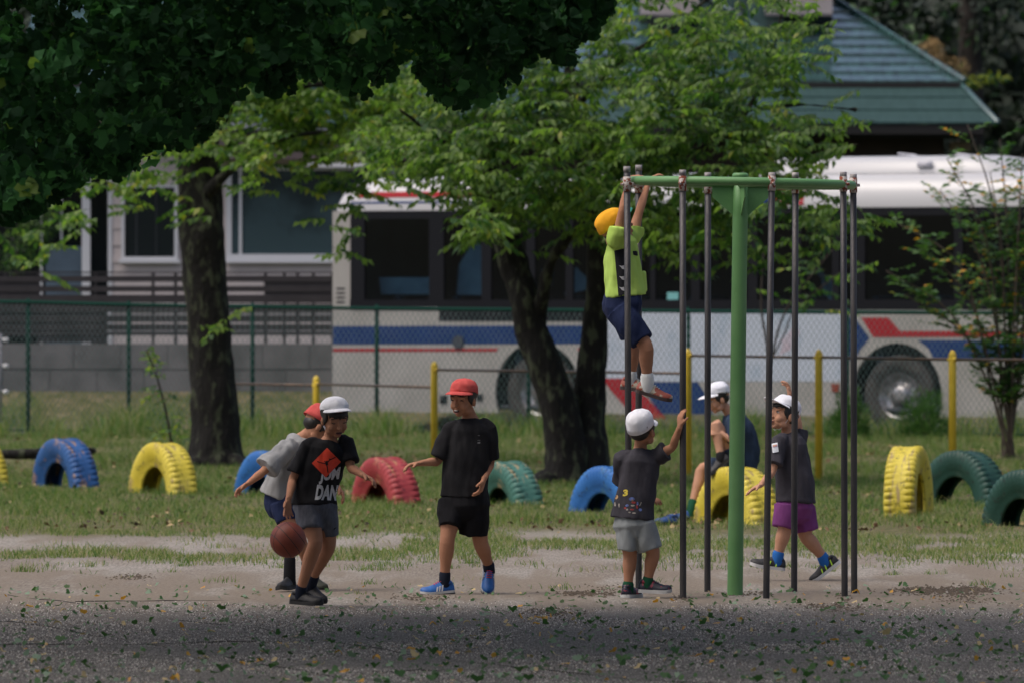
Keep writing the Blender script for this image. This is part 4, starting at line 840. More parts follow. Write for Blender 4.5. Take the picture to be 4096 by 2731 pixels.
ps,d,nr,LL,tw=sprays([(590,1410,32,28,11),(620,1460,32,40,7),(610,1540,38,24,5),(640,1590,48,32,4),(670,1700,70,60,4),(690,1760,80,40,4)],D,.15,7,r5,Lr=(.05,.09),slen=(.12,.22)); crown(T6,ps,d,nr,LL,['c3','c1','c2','c4'],[.25,.35,.25,.15],.5,tw=tw)
# water shoots on the mossy trunk
# shrubs by the fence
for k,(px,py,rx,ry,D,lb) in enumerate([(3400,1655,85,85,93.9,'low fuzzy green bush at the fence below the bus wheel, the left one of two'),(3700,1665,105,95,93.9,'low fuzzy green bush at the fence below the bus wheel, the right one of two')]):
    T7=tree('bush',(P(px,0,D).x,D,gz(D)),lb,'bush','bushes at the fence'); pos=[];dr=[];nr=[];LL=[]
    for _ in range(2600):
        a_=r5.random()*6.28; e_=math.acos(r5.random()); r_=r5.random()**.35; v=Vector((math.cos(a_)*math.sin(e_)*rx/354,math.sin(a_)*math.sin(e_)*.25,math.cos(e_)*(gz(D)*0+.52)))*r_; 
        v*= 1+.25*noise.noise(v*6+Vector((k,0,0))); pos.append(T7.location+v); dr.append(v.normalized()+Vector((0,0,.7))); nr.append((r5.gauss(0,1),r5.gauss(0,1),r5.gauss(0,1))); LL.append(r5.uniform(.04,.09))
    crown(T7,np.array(pos),np.array(dr),np.array(nr),np.array(LL),['s1','s2','c3'],[.4,.3,.3],.14)
    mb=MB(); 
    for j in range(7): mb.tube([T7.location,T7.location+Vector((r5.uniform(-.2,.2),r5.uniform(-.15,.15),.35))],[.008,.003],n=5)
    mb.build('stem',twigm,T7)
# leafy garden plant by the porch and dark evergreens behind everything
def cloud(parent,centres,n,mats,probs,L,Wf,name='crown'):
    pos=[];dr=[];nr=[];LL=[]
    per=n//len(centres)
    for (c_,r_) in centres:
        for _ in range(per):
            v=Vector((r5.gauss(0,1),r5.gauss(0,1),r5.gauss(0,1))).normalized()*(r5.random()**.4); v=Vector((v.x*r_[0],v.y*r_[1],v.z*r_[2])); q=Vector(c_)+v
            if noise.noise(q*1.1)<-.22: continue
            pos.append(q); dr.append(v.normalized()+Vector((r5.gauss(0,.5),r5.gauss(0,.5),-.3+r5.gauss(0,.4)))); nr.append((r5.gauss(0,.7),r5.gauss(0,.7),1)); LL.append(r5.uniform(*L))
    return crown(parent,np.array([tuple(p) for p in pos]),np.array([tuple(p) for p in dr]),np.array(nr),np.array(LL),mats,probs,Wf,name=name)
D=109; T8=tree('garden_shrub',P(60,1120,D),'pale green garden shrub beside the porch at the left edge','tree')
cloud(T8,[(P(60,960,D),(.35,.4,.45)),(P(150,860,D),(.3,.35,.4)),(P(-40,850,D),(.4,.4,.5))],3000,['c3','c1','b2'],[.4,.3,.3],(.05,.09),.4)
mb=MB(); mb.tube([P(60,1200,D)+Vector((0,0,-.3)),P(70,1000,D),P(90,850,D)],[.03,.02,.01],n=6); mb.build('trunk',twigm,T8)
# tan plumes and a yellow sprig beside the roof
T9=tree('plume_bush',(P(3730,0,128).x,128.5,1.2),'bush with dried tan plumes showing past the right slope of the green roof','bush')
LG['tan']=mat('plume_tan',(.36,.24,.10),.9); D=128.3
cloud(T9,[(P(3745,215,D),(.12,.2,.22)),(P(3790,270,D),(.38,.3,.20)),(P(3700,170,D),(.2,.2,.08)),(P(3640,240,D),(.35,.2,.08))],2400,['tan'],[1],(.03,.06),.3,name='plumes')
cloud(T9,[(P(3900,320,D),(.30,.2,.07)),(P(3870,340,D),(.15,.2,.06)),(P(3980,310,D),(.2,.2,.05))],260,['c4','c3'],[.5,.5],(.08,.13),.4,name='yellow_sprig')
mb=MB(); mb.tube([(P(3760,0,D).x,D,1.1),P(3760,600,D),P(3770,300,D)],[.05,.04,.02],n=6); mb.build('trunk',twigm,T9)
labels=['dark evergreen tree behind the right end of the green roof','dark evergreen tree at the top right corner of the picture','dark evergreen tree rising behind the middle of the green roof','dark evergreen tree behind the house at the left']
for k,(X,Y,H) in enumerate([(7.6,141,12.5),(10.6,136,11),(3.2,146,13),(-7.5,140,12.5)]):
    T=tree('evergreen_tree',(X,Y,1.2),labels[k],'tree','dark evergreens behind the buildings')
    mb=MB(); mb.tube([(X,Y,1),(X+.2,Y,5),(X,Y,H-1)],[.3,.22,.06],n=10); mb.build('trunk',twigm,T,True)
    cs=[(Vector((X+r5.uniform(-1.9,1.9),Y+r5.uniform(-1.5,1.5),r5.uniform(2.2,H-1))),(r5.uniform(.9,1.5),1.2,r5.uniform(.7,1.2))) for _ in range(17)]
    cloud(T,cs,11000,['b1','b2','s1'],[.5,.38,.12],(.12,.24),.45)
pos=rng.uniform(size=(76000,3)); X=-25+50*pos[:,0]; Y=150+28*pos[:,1]**1.5; Z=np.array([gz(v) for v in Y])+pos[:,2]*6-.5
q=np.stack([X,Y,Z],1); dd=rng.normal(size=q.shape); nn=rng.normal(size=q.shape)
V,T,k=leaf_arrays(q,dd,nn,.25+.3*rng.random(len(q)),.18+.2*rng.random(len(q)))
tag(np_mesh('woods',V,T,[LG['b1'],LG['b2']],np.repeat(rng.choice(2,len(q),p=[.6,.4]),k)),'dark wooded slope far behind the buildings','woods',kind='stuff')
# dark timber edging behind the first blue tyre
mb=MB(); mb.tube([P(-80,1815,82.0),P(150,1812,82.0),P(370,1800,82.5)],[.045,.05,.035],n=10,samp=3)
tag(rough(mb.build('log',bark,None,True),.015),'dark weathered log lying in the grass behind the leftmost blue tyre','log')
# ------------------------------------------------------------ people
skin=mat('skin',(.47,.245,.155),.75,(.53,.29,.19),9,.3,60,spec=.2); skin2=mat('skin_tan',(.38,.185,.11),.75,(.43,.215,.135),9,.3,60,spec=.2)
hairm=mat('hair',(.008,.007,.007),.5,(.02,.016,.014),40); eyew=mat('eye_white',(.5,.47,.45),.4); eyeb=mat('eye_dark',(.01,.008,.007),.3); lipm=mat('lip',(.30,.10,.08),.5); mouthm=mat('mouth_inside',(.05,.012,.012),.6); teeth=mat('teeth',(.6,.57,.52),.4)
def cloth(name,c,c2=None,sc=9): return mat(name,c,.9,c2 or tuple(min(1,x*1.25+.003) for x in c),sc,.55,26,spec=.2,bdist=.012,stretch=(1,1,.42))
def hand(mb,W,d,n,t,curl=.35,spread=.25,size=1.0,thumb=.9,r=.0082):
    """palm + five fingers. W wrist, d finger direction, n direction the fingers curl towards, t thumb side"""
    d=Vector(d).normalized(); n=(Vector(n)-d*d.dot(Vector(n))).normalized(); t=(Vector(t)-d*d.dot(Vector(t))); t=(t-n*n.dot(t)).normalized(); z=size
    mb.tube([W-d*.012*z,W+d*.012*z,W+d*.036*z,W+d*.060*z],[(.019*z,.0145*z),(.024*z,.0145*z),(.031*z,.0135*z),(.031*z,.011*z)],side=t,n=12)
    for k,(off,L,dl) in enumerate([(.023,.050,0),(.008,.056,.004),(-.008,.052,.002),(-.023,.040,-.006)]):
        b=W+d*(.058+dl)*z+t*off*z; dd=(d+t*(off/.023)*spread*.5).normalized(); pts=[b-dd*.012*z,b]; cc=curl*(1+.12*k)
        for seg,f in enumerate((.42,.32,.26)):
            dd=(dd*math.cos(cc*(.8+.25*seg))+n*math.sin(cc*(.8+.25*seg))).normalized(); pts.append(pts[-1]+dd*L*f*z)
        mb.tube(pts,[r*z*1.05,r*z*1.05,r*z,r*z*.92,r*z*.8],n=8)
    b=W+d*.018*z+t*.020*z; dd=(d*.65+t*.75*thumb+n*.3).normalized(); p1=b+dd*.028*z; dd2=(dd+d*.35+n*.25).normalized()
    mb.tube([b,p1,p1+dd2*.024*z],[.0115*z,.0095*z,.0078*z],n=8)
def headframe(yaw,pitch,roll=0):
    y,p=R(yaw),R(pitch); f=Vector((math.sin(y)*math.cos(p),-math.cos(y)*math.cos(p),-math.sin(p))); u=Vector((math.sin(y)*math.sin(p),-math.cos(y)*math.sin(p),math.cos(p))); r=f.cross(u)
    q=Matrix.Rotation(R(roll),3,f); return f,q@u,q@r
def head_prims(mb,H,f,u,r,k=1.0,mouth=0):
    E=lambda a,b,c,ra,rb,rc: mb.ell(H+(r*a+f*b+u*c)*k,r*ra*k,f*rb*k,u*rc*k,n=18,m=12)
    E(0,-.012,.028,.071,.088,.078); E(0,.018,-.018,.065,.064,.074); E(0,.030,-.056,.053,.044,.042); E(0,.056,-.088,.023,.018,.016)
    for s_ in (-1,1):
        E(s_*.034,.052,-.040,.025,.024,.026); E(s_*.072,-.004,-.022,.008,.017,.027); E(s_*.030,.064,.016,.026,.014,.010); E(s_*.044,.02,-.070,.014,.03,.022)
        E(s_*.0095,.088,-.036,.008,.009,.007)
    mb.tube([H+(f*.076+u*.004)*k,H+(f*.089-u*.018)*k,H+(f*.098-u*.034)*k],[.0075*k,.009*k,.0115*k],n=10)
    E(0,.079,-.058,.021,.009,.006); E(0,.077,-.069-.008*mouth,.018,.010,.007)
def person(label,ground,D0,H,face,k=1.0,skinm=None,prims=None,shirt=None,shorts=None,cap=None,hair=True,shoes=(),socks=(),eyes='open',mouth=0,brow=True,vox=.0042,group=None,collar=None,fold=(.011,.009),earhair=True,facebuild=True,hairz=0):
    """prims(mb): extra body tubes; shirt/shorts = (material, builder)"""
    skinm=skinm or skin
    root=empty('person',ground,label,'child',group); f,u,r=face
    mb=MB(); head_prims(mb,H,f,u,r,k,mouth); prims(mb)
    body=bake_remesh(mb.build('body',skinm,root),vox,3,.5)
    bv=BVHTree.FromPolygons([v.co+root.location for v in body.data.vertices],[p.vertices for p in body.data.polygons])
    if facebuild:
        for s_ in (-1,1):
            A=H+(r*s_*.031+f*.14+u*(-.004))*k; hit=bv.ray_cast(A,-f)[0]
            if hit is None: continue
            if eyes=='open':
                mb=MB(); mb.ell(hit-f*.004*k,r*.0145*k,f*.0075*k,u*.0062*k); e=mb.build('eye',eyew,root,True)
                mb=MB(); mb.ell(hit-f*.001*k-u*.0003,r*.0066*k,f*.0062*k,u*.0060*k); mb.build('iris',eyeb,e,True)
                mb=MB(); mb.tube([hit+(r*x*.015+f*(.0035-.003*abs(x))+u*(.0065-.004*abs(x)))*k for x in (-1,-.5,0,.5,1)],[.0018*k,.0024*k,.0026*k,.0024*k,.0018*k],n=6); mb.build('eyelid',eyeb,e,True)
            else:
                mb=MB(); sg=1 if eyes=='laugh' else -1; mb.tube([hit+(r*x*.016+f*(.0025-.003*abs(x))+u*(sg*(.004-.006*x*x)-.001))*k for x in (-1,-.5,0,.5,1)],[.0014*k,.0028*k,.0032*k,.0028*k,.0014*k],n=6); mb.build('eye',eyeb,root,True)
            if brow:
                A=H+(r*s_*.031+f*.14+u*(.020))*k; hit=bv.ray_cast(A,-f)[0]
                if hit: mb=MB(); mb.tube([hit+(r*s_*x*.018+f*(.001-.004*abs(x))+u*(.002*(1-x*x)))*k for x in (-1,-.4,.3,1)],[.0016*k,.0028*k,.003*k,.0014*k],n=6); mb.build('eyebrow',hairm,root,True)
        A=H+(f*.14-u*.063)*k; hit=bv.ray_cast(A,-f)[0]
        if hit:
            if mouth>0:
                mb=MB(); mb.ell(hit-(f*.002+u*.004*mouth)*k,r*.020*k,f*.008*k,u*(.004+.007*mouth)*k); m_=mb.build('mouth',mouthm,root,True)
                if mouth>.6: mb=MB(); mb.ell(hit+(f*.003+u*.0015)*k,r*.014*k,f*.005*k,u*.0028*k); mb.build('teeth',teeth,m_,True)
                mb=MB(); mb.tube([hit+(r*x*.020+f*(.003-.006*x*x)-u*(.008+.008*mouth)*(1-x*x*.8))*k for x in (-1,-.5,0,.5,1)],[.0018*k,.0034*k,.004*k,.0034*k,.0018*k],n=6); mb.build('lip',lipm,m_,True)
            else:
                mb=MB(); mb.tube([hit+(r*x*.018+f*(.001-.004*x*x)-u*.001)*k for x in (-1,-.5,0,.5,1)],[.0012*k,.0022*k,.0022*k,.0022*k,.0012*k],n=6); mb.build('mouth',lipm,root,True)
    if hair:
        mb=MB(); E=lambda a,b,c,ra,rb,rc: mb.ell(H+(r*a+f*b+u*c)*k,r*ra*k,f*rb*k,u*rc*k,n=18,m=12)
        E(0,-.018,.028,.070,.080,.066); E(0,-.034,-.012,.062,.054,.048); E(0,.026,.040,.064,.056,.024)
        for s_ in (-1,1):
            E(s_*.063,.012,.008,.013,.032,.034); E(s_*.064,-.014,.028,.0125,.052,.036)
            if earhair: E(s_*.068,.018,-.016,.006,.009,.022)
        rr=random.Random(int(D0*100))
        for x in np.linspace(-.05,.05,9): 
            b_=H+(r*x+f*(.066-9*x*x)+u*.048)*k; L=(.020+rr.uniform(-.005,.007)+hairz)*k; mb.tube([b_,b_+(f*.012-u*L*.5/k)*k if False else b_+f*.010*k-u*L*.6,b_+f*.010*k-u*L+r*rr.uniform(-.006,.006)],[.0105*k,.0085*k,.0035*k],n=7)
        bake_remesh(mb.build('hair',hairm,root),.0045,2,.5)
    if cap:
        cmat=cap['mat']; bm_=cap.get('brim',cmat); tl=R(cap.get('tilt',0)+5); cf=(f*math.cos(tl)+u*math.sin(tl)); cu=(u*math.cos(tl)-f*math.sin(tl))
        c0=H+(u*.052-f*.012)*k; mb=MB(); n=40; ms=10; ax,ay,az=.079*k,.094*k,cap.get('h',.066)*k; vs=[]
        low=cap.get('low',-.012)
        for i in range(ms+1):
            ph=(PI/2)*(1-i/ms)
            for j in range(n):
                th=2*PI*j/n; rib=1-.030*abs(math.cos(3*th))**14*math.cos(ph); w_=noise.noise(Vector((math.cos(th)*2,math.sin(th)*2,i*.4+D0)))*.075
                vs.append(c0+r*(ax*rib*(1+w_)*max(0,math.cos(ph))**.85*math.cos(th))+cf*(ay*rib*(1+w_)*max(0,math.cos(ph))**.85*math.sin(th))+cu*(az*max(0,math.sin(ph))**.9*rib*(1+w_*.6)))
        for rowi,(dz,sc) in enumerate([(low*.5,1.0),(low,.99)]):
            for j in range(n):
                th=2*PI*j/n; bk=max(0,-math.sin(th)); vs.append(c0+r*(ax*sc*math.cos(th))+cf*(ay*sc*math.sin(th))+cu*((dz-.030*bk*(rowi+1)/2)*k))
        rows=ms+3; fs=[(i*n+j,i*n+(j+1)%n,(i+1)*n+(j+1)%n,(i+1)*n+j) for i in range(rows-1) for j in range(n)]
        mb.add(vs,fs); mb.ell(c0+cu*az,r*.007*k,cf*.007*k,cu*.004*k,n=8,m=5)
        cp=mb.build('cap',cmat,root,True); s_=cp.modifiers.new('s','SOLIDIFY'); s_.thickness=.002; s_.offset=-1
        mb=MB(); vs=[]; nb=22; L=cap.get('len',.068)*1.1*k; dr=cap.get('droop',.25)
        for i in range(nb+1):
            a_=R(-72+144*i/nb); e_=max(0,math.sin(PI*i/nb))**.6; b0=c0+r*(ax*.985*math.sin(a_))+cf*(ay*.985*math.cos(a_))+cu*(low*.8*k)
            for j in range(6):
                t_=j/5; q=b0+cf*(L*e_*t_)+r*(.010*k*math.sin(a_)*t_)-cu*(dr*L*e_*t_*t_+.012*k*math.sin(a_)**2*t_+(.006*k*(1-math.cos(a_)))); vs.append(q)
        top=len(vs); vs+= [q-cu*.0035*k for q in vs]; fs=[]
        for i in range(nb):
            for j in range(5): a0=i*6+j; fs.append((a0,a0+1,a0+7,a0+6)); fs.append((top+a0,top+a0+6,top+a0+7,top+a0+1))
        for i in range(nb): fs.append((i*6+5,top+i*6+5,top+i*6+11,i*6+11))
        mb.add(vs,fs); mb.build('brim',bm_,cp,True); fixn(cp.children[-1])
        if cap.get('strap'):
            mb=MB(); mb.tube([H+(r*s2*.070-f*.0-u*.02)*k if abs(s2)==1 else H+(r*s2*.06+f*.03-u*.10)*k for s2 in (-1,-.6,0,.6,1)],[.0016*k]*5,n=5,samp=4); mb.build('chin_strap',mat('strap_white',(.7,.7,.72),.6),cp,True)
    out={'root':root,'body':body,'bv':bv}
    for nm,sp,vx,fo in (('shorts',shorts,.006,fold[1]),('tee_shirt',shirt,.006,fold[0])):
        if sp:
            mb=MB(); sp[1](mb); o=bake_remesh(mb.build(nm,sp[0],root),vx,3,.5,fold=fo); out[nm]=o
    if collar:
        [ (lambda mb:(mb.tube(c_,[.006]*len(c_),n=6,samp=4),mb.build('collar',collar[0],root,True)))(MB()) for c_ in collar[1]]
    for (pts,rad,m_) in socks:
        mb=MB(); mb.tube(pts,[q_*1.12 for q_ in rad],n=16,samp=2); so=mb.build('sock',m_,root,True)
    for sh in shoes: shoe(root,**sh)
    return out
def shoe(root,ankle,toe,up=(0,0,1),L=.215,W=.042,upper=None,sole=None,lace=None,drop=.062,accent=None,open_=.0,tread=None):
    d=Vector(toe).normalized(); u=Vector(up); u=(u-d*d.dot(u)).normalized(); s=d.cross(u); o=Vector(ankle)-u*drop-d*L*.26
    out_=lambda t: np.interp(t,[0,.04,.12,.3,.5,.72,.88,.96,1],[.38,.66,.82,.80,.84,1.0,.86,.55,.2])
    toespring=lambda t: .012*max(0,(t-.7)/.3)**2
    ts=[0,.03,.08,.16,.26,.36,.46,.56,.66,.76,.86,.93,.98,1.0]
    hh=[.036,.052,.060,.064,.066,.066,.060,.051,.044,.039,.035,.030,.022,.014]
    mb=MB(); n=14; vs=[]
    for t,h in zip(ts,hh):
        w_=W*out_(t)*.97; c=o+d*(L*t)+u*(.016+toespring(t))
        for k in range(n):
            a_=PI*k/(n-1); ww=w_*(1-.28*math.sin(a_)**2*(h/.066)); vs.append(c+s*(ww*math.cos(a_)*(1-.15*math.sin(a_)))+u*(h*max(0,math.sin(a_))**.8))
    fs=[(i*n+k,i*n+k+1,(i+1)*n+k+1,(i+1)*n+k) for i in range(len(ts)-1) for k in range(n-1)]+[(i*n+n-1,i*n,(i+1)*n,(i+1)*n+n-1) for i in range(len(ts)-1)]+[tuple(range(n)),tuple((len(ts)-1)*n+k for k in range(n))]
    mb.add(vs,fs); 
    c=o+d*L*.20+u*.074; mb.tube([c-u*.016,c+u*.004],[(.031,.034),(.029,.032)],side=s,n=14,cap='flat')
    so=mb.build('shoe',upper,root,True); fixn(so)
    mb=MB(); m=26; top=[];bot=[]
    for i in range(m):
        a_=2*PI*i/m; t=.5-.5*math.cos(a_); w_=W*out_(min(max(t,.004),.996))*1.06*(1 if math.sin(a_)>=0 else -1)*(abs(math.sin(a_))**.25 if t<.03 or t>.97 else 1)
        q=o+d*(L*(t*1.03-.015))+s*w_+u*toespring(t); top.append(q+u*.020); bot.append(q)
    mb.add(bot+top,[tuple(range(m-1,-1,-1)),tuple(range(m,2*m))]+[(i,(i+1)%m,m+(i+1)%m,m+i) for i in range(m)]); fixn(mb.build('sole',sole,so))
    if tread:
        mb=MB(); mb.add([q-u*.004 for q in bot]+[q+u*.006+ (q-(o+d*L*.5))*.012 for q in bot],[tuple(range(m-1,-1,-1))]+[(i,(i+1)%m,m+(i+1)%m,m+i) for i in range(m)]+[tuple(range(m,2*m))]); fixn(mb.build('tread',tread,so))
    if lace:
        mb=MB()
        for k,t in enumerate((.40,.46,.52,.58)):
            c=o+d*(L*t)+u*(.016+np.interp(t,ts,hh)+.002); mb.tube([c-s*.016-u*.004,c,c+s*.016-u*.004],[.0026]*3,n=5)
        mb.build('laces',lace,so,True)
    if accent:
        for sd in (1,-1):
            for t in accent[1]:
                mb=MB(); h=np.interp(t,ts,hh)*.62; w_=W*out_(t); a0=o+d*(L*t)+s*sd*(w_*1.00)+u*.021; a1=o+d*(L*(t-.05))+s*sd*(w_*.80)+u*(.018+h)
                mb.obox((a0+a1)/2,(a1-a0)/2,d*.0040,s*.003); mb.build('shoe_stripe',accent[0],so)
    return so
def decal(root,target,name,m,poly_sets,off=.0022,px=None,maxedge=6.0):
    """flat print laid onto a garment: polygons in photo px are cast from the front onto the cloth surface"""
    bv=BVHTree.FromPolygons([v.co+root.location for v in target.data.vertices],[p.vertices for p in target.data.polygons])
    vs=[];fs=[]
    for poly in poly_sets:
        bm=bmesh.new(); bm.faces.new([bm.verts.new((x,y,0)) for x,y in poly]); bmesh.ops.triangulate(bm,faces=bm.faces)
        for _ in range(5):
            ed=[e for e in bm.edges if e.calc_length()>maxedge]
            if not ed: break
            bmesh.ops.subdivide_edges(bm,edges=ed,cuts=1); bmesh.ops.triangulate(bm,faces=[f_ for f_ in bm.faces if len(f_.verts)>3])
        bm.verts.ensure_lookup_table(); ok={}
        for v in bm.verts:
            dr=(P(v.co.x,v.co.y,60)-Vector((0,0,HC))).normalized(); h=bv.ray_cast(Vector((0,0,HC))+dr*40,dr)
            if h[0] is not None: ok[v.index]=len(vs); vs.append(h[0]-dr*off)
        for f_ in bm.faces:
            if all(v.index in ok for v in f_.verts): fs.append(tuple(ok[v.index] for v in f_.verts))
        bm.free()
    mb=MB(); mb.add(vs,fs); return mb.build(name,m,target)
def text_polys(s,x0,y0,x1,y1,skew=0,rot=0,bold=True):
    cu=bpy.data.curves.new('t','FONT'); cu.body=s; cu.offset=.05 if bold else 0; cu.resolution_u=3; ob=bpy.data.objects.new('t',cu); C.objects.link(ob)
    me=evaluated(ob); V=[v.co.copy() for v in me.vertices]
    xs_=[v.x for v in V]; ys_=[v.y for v in V]; a,b,c,d_=min(xs_),max(xs_),min(ys_),max(ys_); out=[]
    for p in me.polygons:
        q=[]
        for i in p.vertices:
            fx=(V[i].x-a)/(b-a); fy=(V[i].y-c)/(d_-c); q.append((x0+(x1-x0)*fx+skew*fy, y1+(y0-y1)*fy+rot*fx))
        if len(set((round(x,3),round(y,3)) for x,y in q))>=3: out.append(q)
    bpy.data.objects.remove(ob); bpy.data.meshes.remove(me); return out
def pj(D0): return lambda x,y,d=0: P(x,y,D0+d)
LR=dict(th=.062,kn=.043,cf=.041,an=.026)
def leg(mb,hip,knee,ank,k=1.0):
    c=knee.lerp(ank,.30); mb.tube([hip.lerp(knee,.10),hip.lerp(knee,.5),knee,c,knee.lerp(ank,.7),ank],[.050*k,.056*k,.042*k,.042*k,.030*k,.0245*k],n=16,samp=3)
def arm(mb,sh,el,wr,k=1.0):
    mb.tube([sh,sh.lerp(el,.5),el,el.lerp(wr,.3),el.lerp(wr,.75),wr],[.036*k,.032*k,.0255*k,.0265*k,.020*k,.017*k],n=14,samp=3)
def torso(mb,side,pelv,waist,chest,nb,H,k=1.0,w=(.092,.090,.105,.042),dp=(.068,.068,.074,.040)):
    mb.tube([pelv,waist,chest,nb],[(w[i]*k,dp[i]*k) for i in range(4)],side=side,n=18,samp=3); mb.tube([nb-(H-nb)*.3,nb,nb.lerp(H,.45),nb.lerp(H,.8)],[.05*k,.041*k,.036*k,.038*k],n=14)
X=Vector((1,0,0)); Yv=Vector((0,1,0)); Z=Vector((0,0,1))
wht=mat('cap_white',(.82,.83,.88),.9,(.70,.71,.77),22,.35,30,spec=.15,bdist=.008); blk_c=cloth('tee_black',(.010,.010,.012)); char=cloth('tee_charcoal',(.040,.038,.047)); grs=cloth('shorts_grey',(.085,.092,.115),(.12,.125,.15),60); grl=cloth('shorts_light_grey',(.23,.25,.26)); redc=mat('cap_red',(.60,.11,.10),.95,(.50,.08,.075),22,.35,30,spec=.15,bdist=.006); blks=cloth('shorts_black',(.007,.007,.009)); navy=cloth('navy_cloth',(.012,.02,.06)); gtee=cloth('tee_grey',(.24,.245,.25)); neon=cloth('tee_neon',(.42,.62,.12),(.48,.68,.16)); purple=cloth('shorts_purple',(.17,.045,.17)); oran=cloth('cap_orange',(.68,.33,.02)); navt=cloth('tee_navy',(.016,.026,.048),(.03,.05,.09),14)
rub=mat('rubber_black',(.02,.02,.021),.7); rubw=mat('rubber_white',(.55,.55,.55),.6); shb=mat('shoe_black',(.012,.012,.014),.6,(.03,.03,.033),30); shblue=mat('shoe_blue',(.015,.10,.36),.5,(.02,.14,.45),30); limem=mat('lime',(.45,.75,.05),.5); sockn=cloth('sock_navy',(.012,.016,.03)); sockw=cloth('sock_white',(.58,.6,.6)); sockb=cloth('sock_blue',(.02,.12,.40)); sockg=cloth('sock_green',(.01,.07,.035)); rubg=mat('rubber_grey',(.09,.09,.09),.7); whitep=mat('print_white',(.62,.62,.64),.7,(.5,.5,.53),60)
# --- 1 dribbling boy
p=pj(48.0); H=p(1338,1668,-.04)+Vector((0,0,0)); fr_=headframe(24,20,4)
hipR=p(1228,2040,.0); hipL=p(1300,2045,.02); kR=p(1262,2165,-.06); aR=p(1198,2372,.05); kL=p(1314,2180,.05); aL=p(1238,2335,.28)
shR=p(1228,1788,-.02); shL=p(1385,1770,.03); elR=p(1172,1915,-.02); wR=p(1153,1998,-.14); elL=p(1404,1868,-.04); wL=p(1456,1902,-.18)
nb=p(1322,1748,.02); pel=p(1262,2030,.02); wa=p(1270,1950,.02); ch=p(1302,1830,.01); side=(shL-shR).normalized()
def pr(mb):
    torso(mb,side,pel,wa,ch,nb,H,1.0); leg(mb,hipR,kR,aR,1.02); leg(mb,hipL,kL,aL,1.02); arm(mb,shR,elR,wR); arm(mb,shL,elL,wL)
    hand(mb,wR,(-.05,-.25,-1),(.1,-.2,-.4),(-1,-.3,0),.12,.75,1.0); hand(mb,wL,(.8,-.5,-.35),(-.1,-.3,-1),(-.3,-.6,.6),.42,.35,1.0)
def sh(mb):
    mb.tube([p(1258,2016,.02),p(1262,1960,.02),p(1290,1870,.01),p(1305,1800,.01),p(1314,1768,.02)],[(.136,.112),(.128,.105),(.132,.10),(.132,.092),(.068,.058)],side=side,n=26,cap='flat',samp=3)
    for S,E in ((shR,elR),(shL,elL)): mb.tube([S.lerp(nb,.45),S.lerp(nb,.02),S.lerp(E,.42),S.lerp(E,.80)],[.036,.050,.050,.054],n=18,cap='flat',samp=2)
def so(mb):
    mb.tube([p(1262,1985,.02),pel],[(.122,.098),(.130,.105)],side=side,n=24,samp=2)
    mb.tube([p(1234,2020,.0),p(1240,2070,-.01),p(1243,2118,-.035)],[(.080,.088),(.082,.088),(.067,.08)],side=side,n=20,cap='flat'); mb.tube([p(1296,2025,.03),p(1306,2080,.035),p(1316,2140,.05)],[(.072,.085),(.066,.08),(.055,.072)],side=side,n=20,cap='flat')
r_=person('boy in white cap and black tee with orange diamond, dribbling the basketball',P(1235,2428,48.0)*1,48.0,H,fr_,1.0,skin2,pr,(blk_c,sh),(grs,so),dict(mat=wht,len=.050,droop=.25,tilt=15,low=.0),eyes='down',mouth=.35,hairz=.012,
 shoes=[dict(ankle=aR+Vector((.0,0,.012)),toe=(.86,-.5,-.06),upper=shb,sole=rub,lace=rub,L=.215,drop=.075),dict(ankle=aL+Vector((0,0,.01)),toe=(.75,-.55,-.45),up=(.3,-.3,.9),upper=shb,sole=rub,L=.21,drop=.07)],
 socks=[([aR.lerp(kR,.12),aR-Vector((0,0,.03))],[.029,.029],sockn),([aL.lerp(kL,.22),aL-Vector((0,0,.03))],[.031,.030],sockn)],
 )
rt=r_['root']; tee=r_['tee_shirt']
decal(rt,tee,'diamond_print',mat('print_orange',(.80,.06,.02),.6,(.70,.045,.015),30),[[(1308,1789),(1364,1845),(1303,1908),(1247,1851)]])
def stroke(pts,w):
    o=[]
    for (x0,y0),(x1,y1) in zip(pts,pts[1:]):
        dx,dy=x1-x0,y1-y0; l=math.hypot(dx,dy); a_,b_=-dy/l*w/2,dx/l*w/2; o.append([(x0+a_,y0+b_),(x1+a_,y1+b_),(x1-a_,y1-b_),(x0-a_,y0-b_)])
    return o
decal(rt,tee,'figure_print',blk_c,stroke([(1269,1844),(1290,1850),(1306,1852)],3.4)+stroke([(1306,1852),(1318,1838),(1342,1827)],3.6)+stroke([(1296,1843),(1312,1842)],2.4)+stroke([(1306,1850),(1309,1868),(1312,1888)],4.2)+[[(1316,1833),(1321,1832),(1322,1837),(1317,1838)],[(1300,1846),(1310,1842),(1313,1858),(1303,1860)]],off=.0038)
T_=text_polys('JUM',1274,1874,1353,1936,skew=10,rot=-8)+text_polys('DAN',1259,1936,1345,1997,skew=10,rot=3)
# the diamond lies over the first row of letters
dec=decal(rt,tee,'lettering',whitep,T_,off=.0012)
decal(rt,r_['shorts'],'shorts_mark',blks,[[(1333,2114),(1346,2106),(1345,2110),(1336,2117)]])
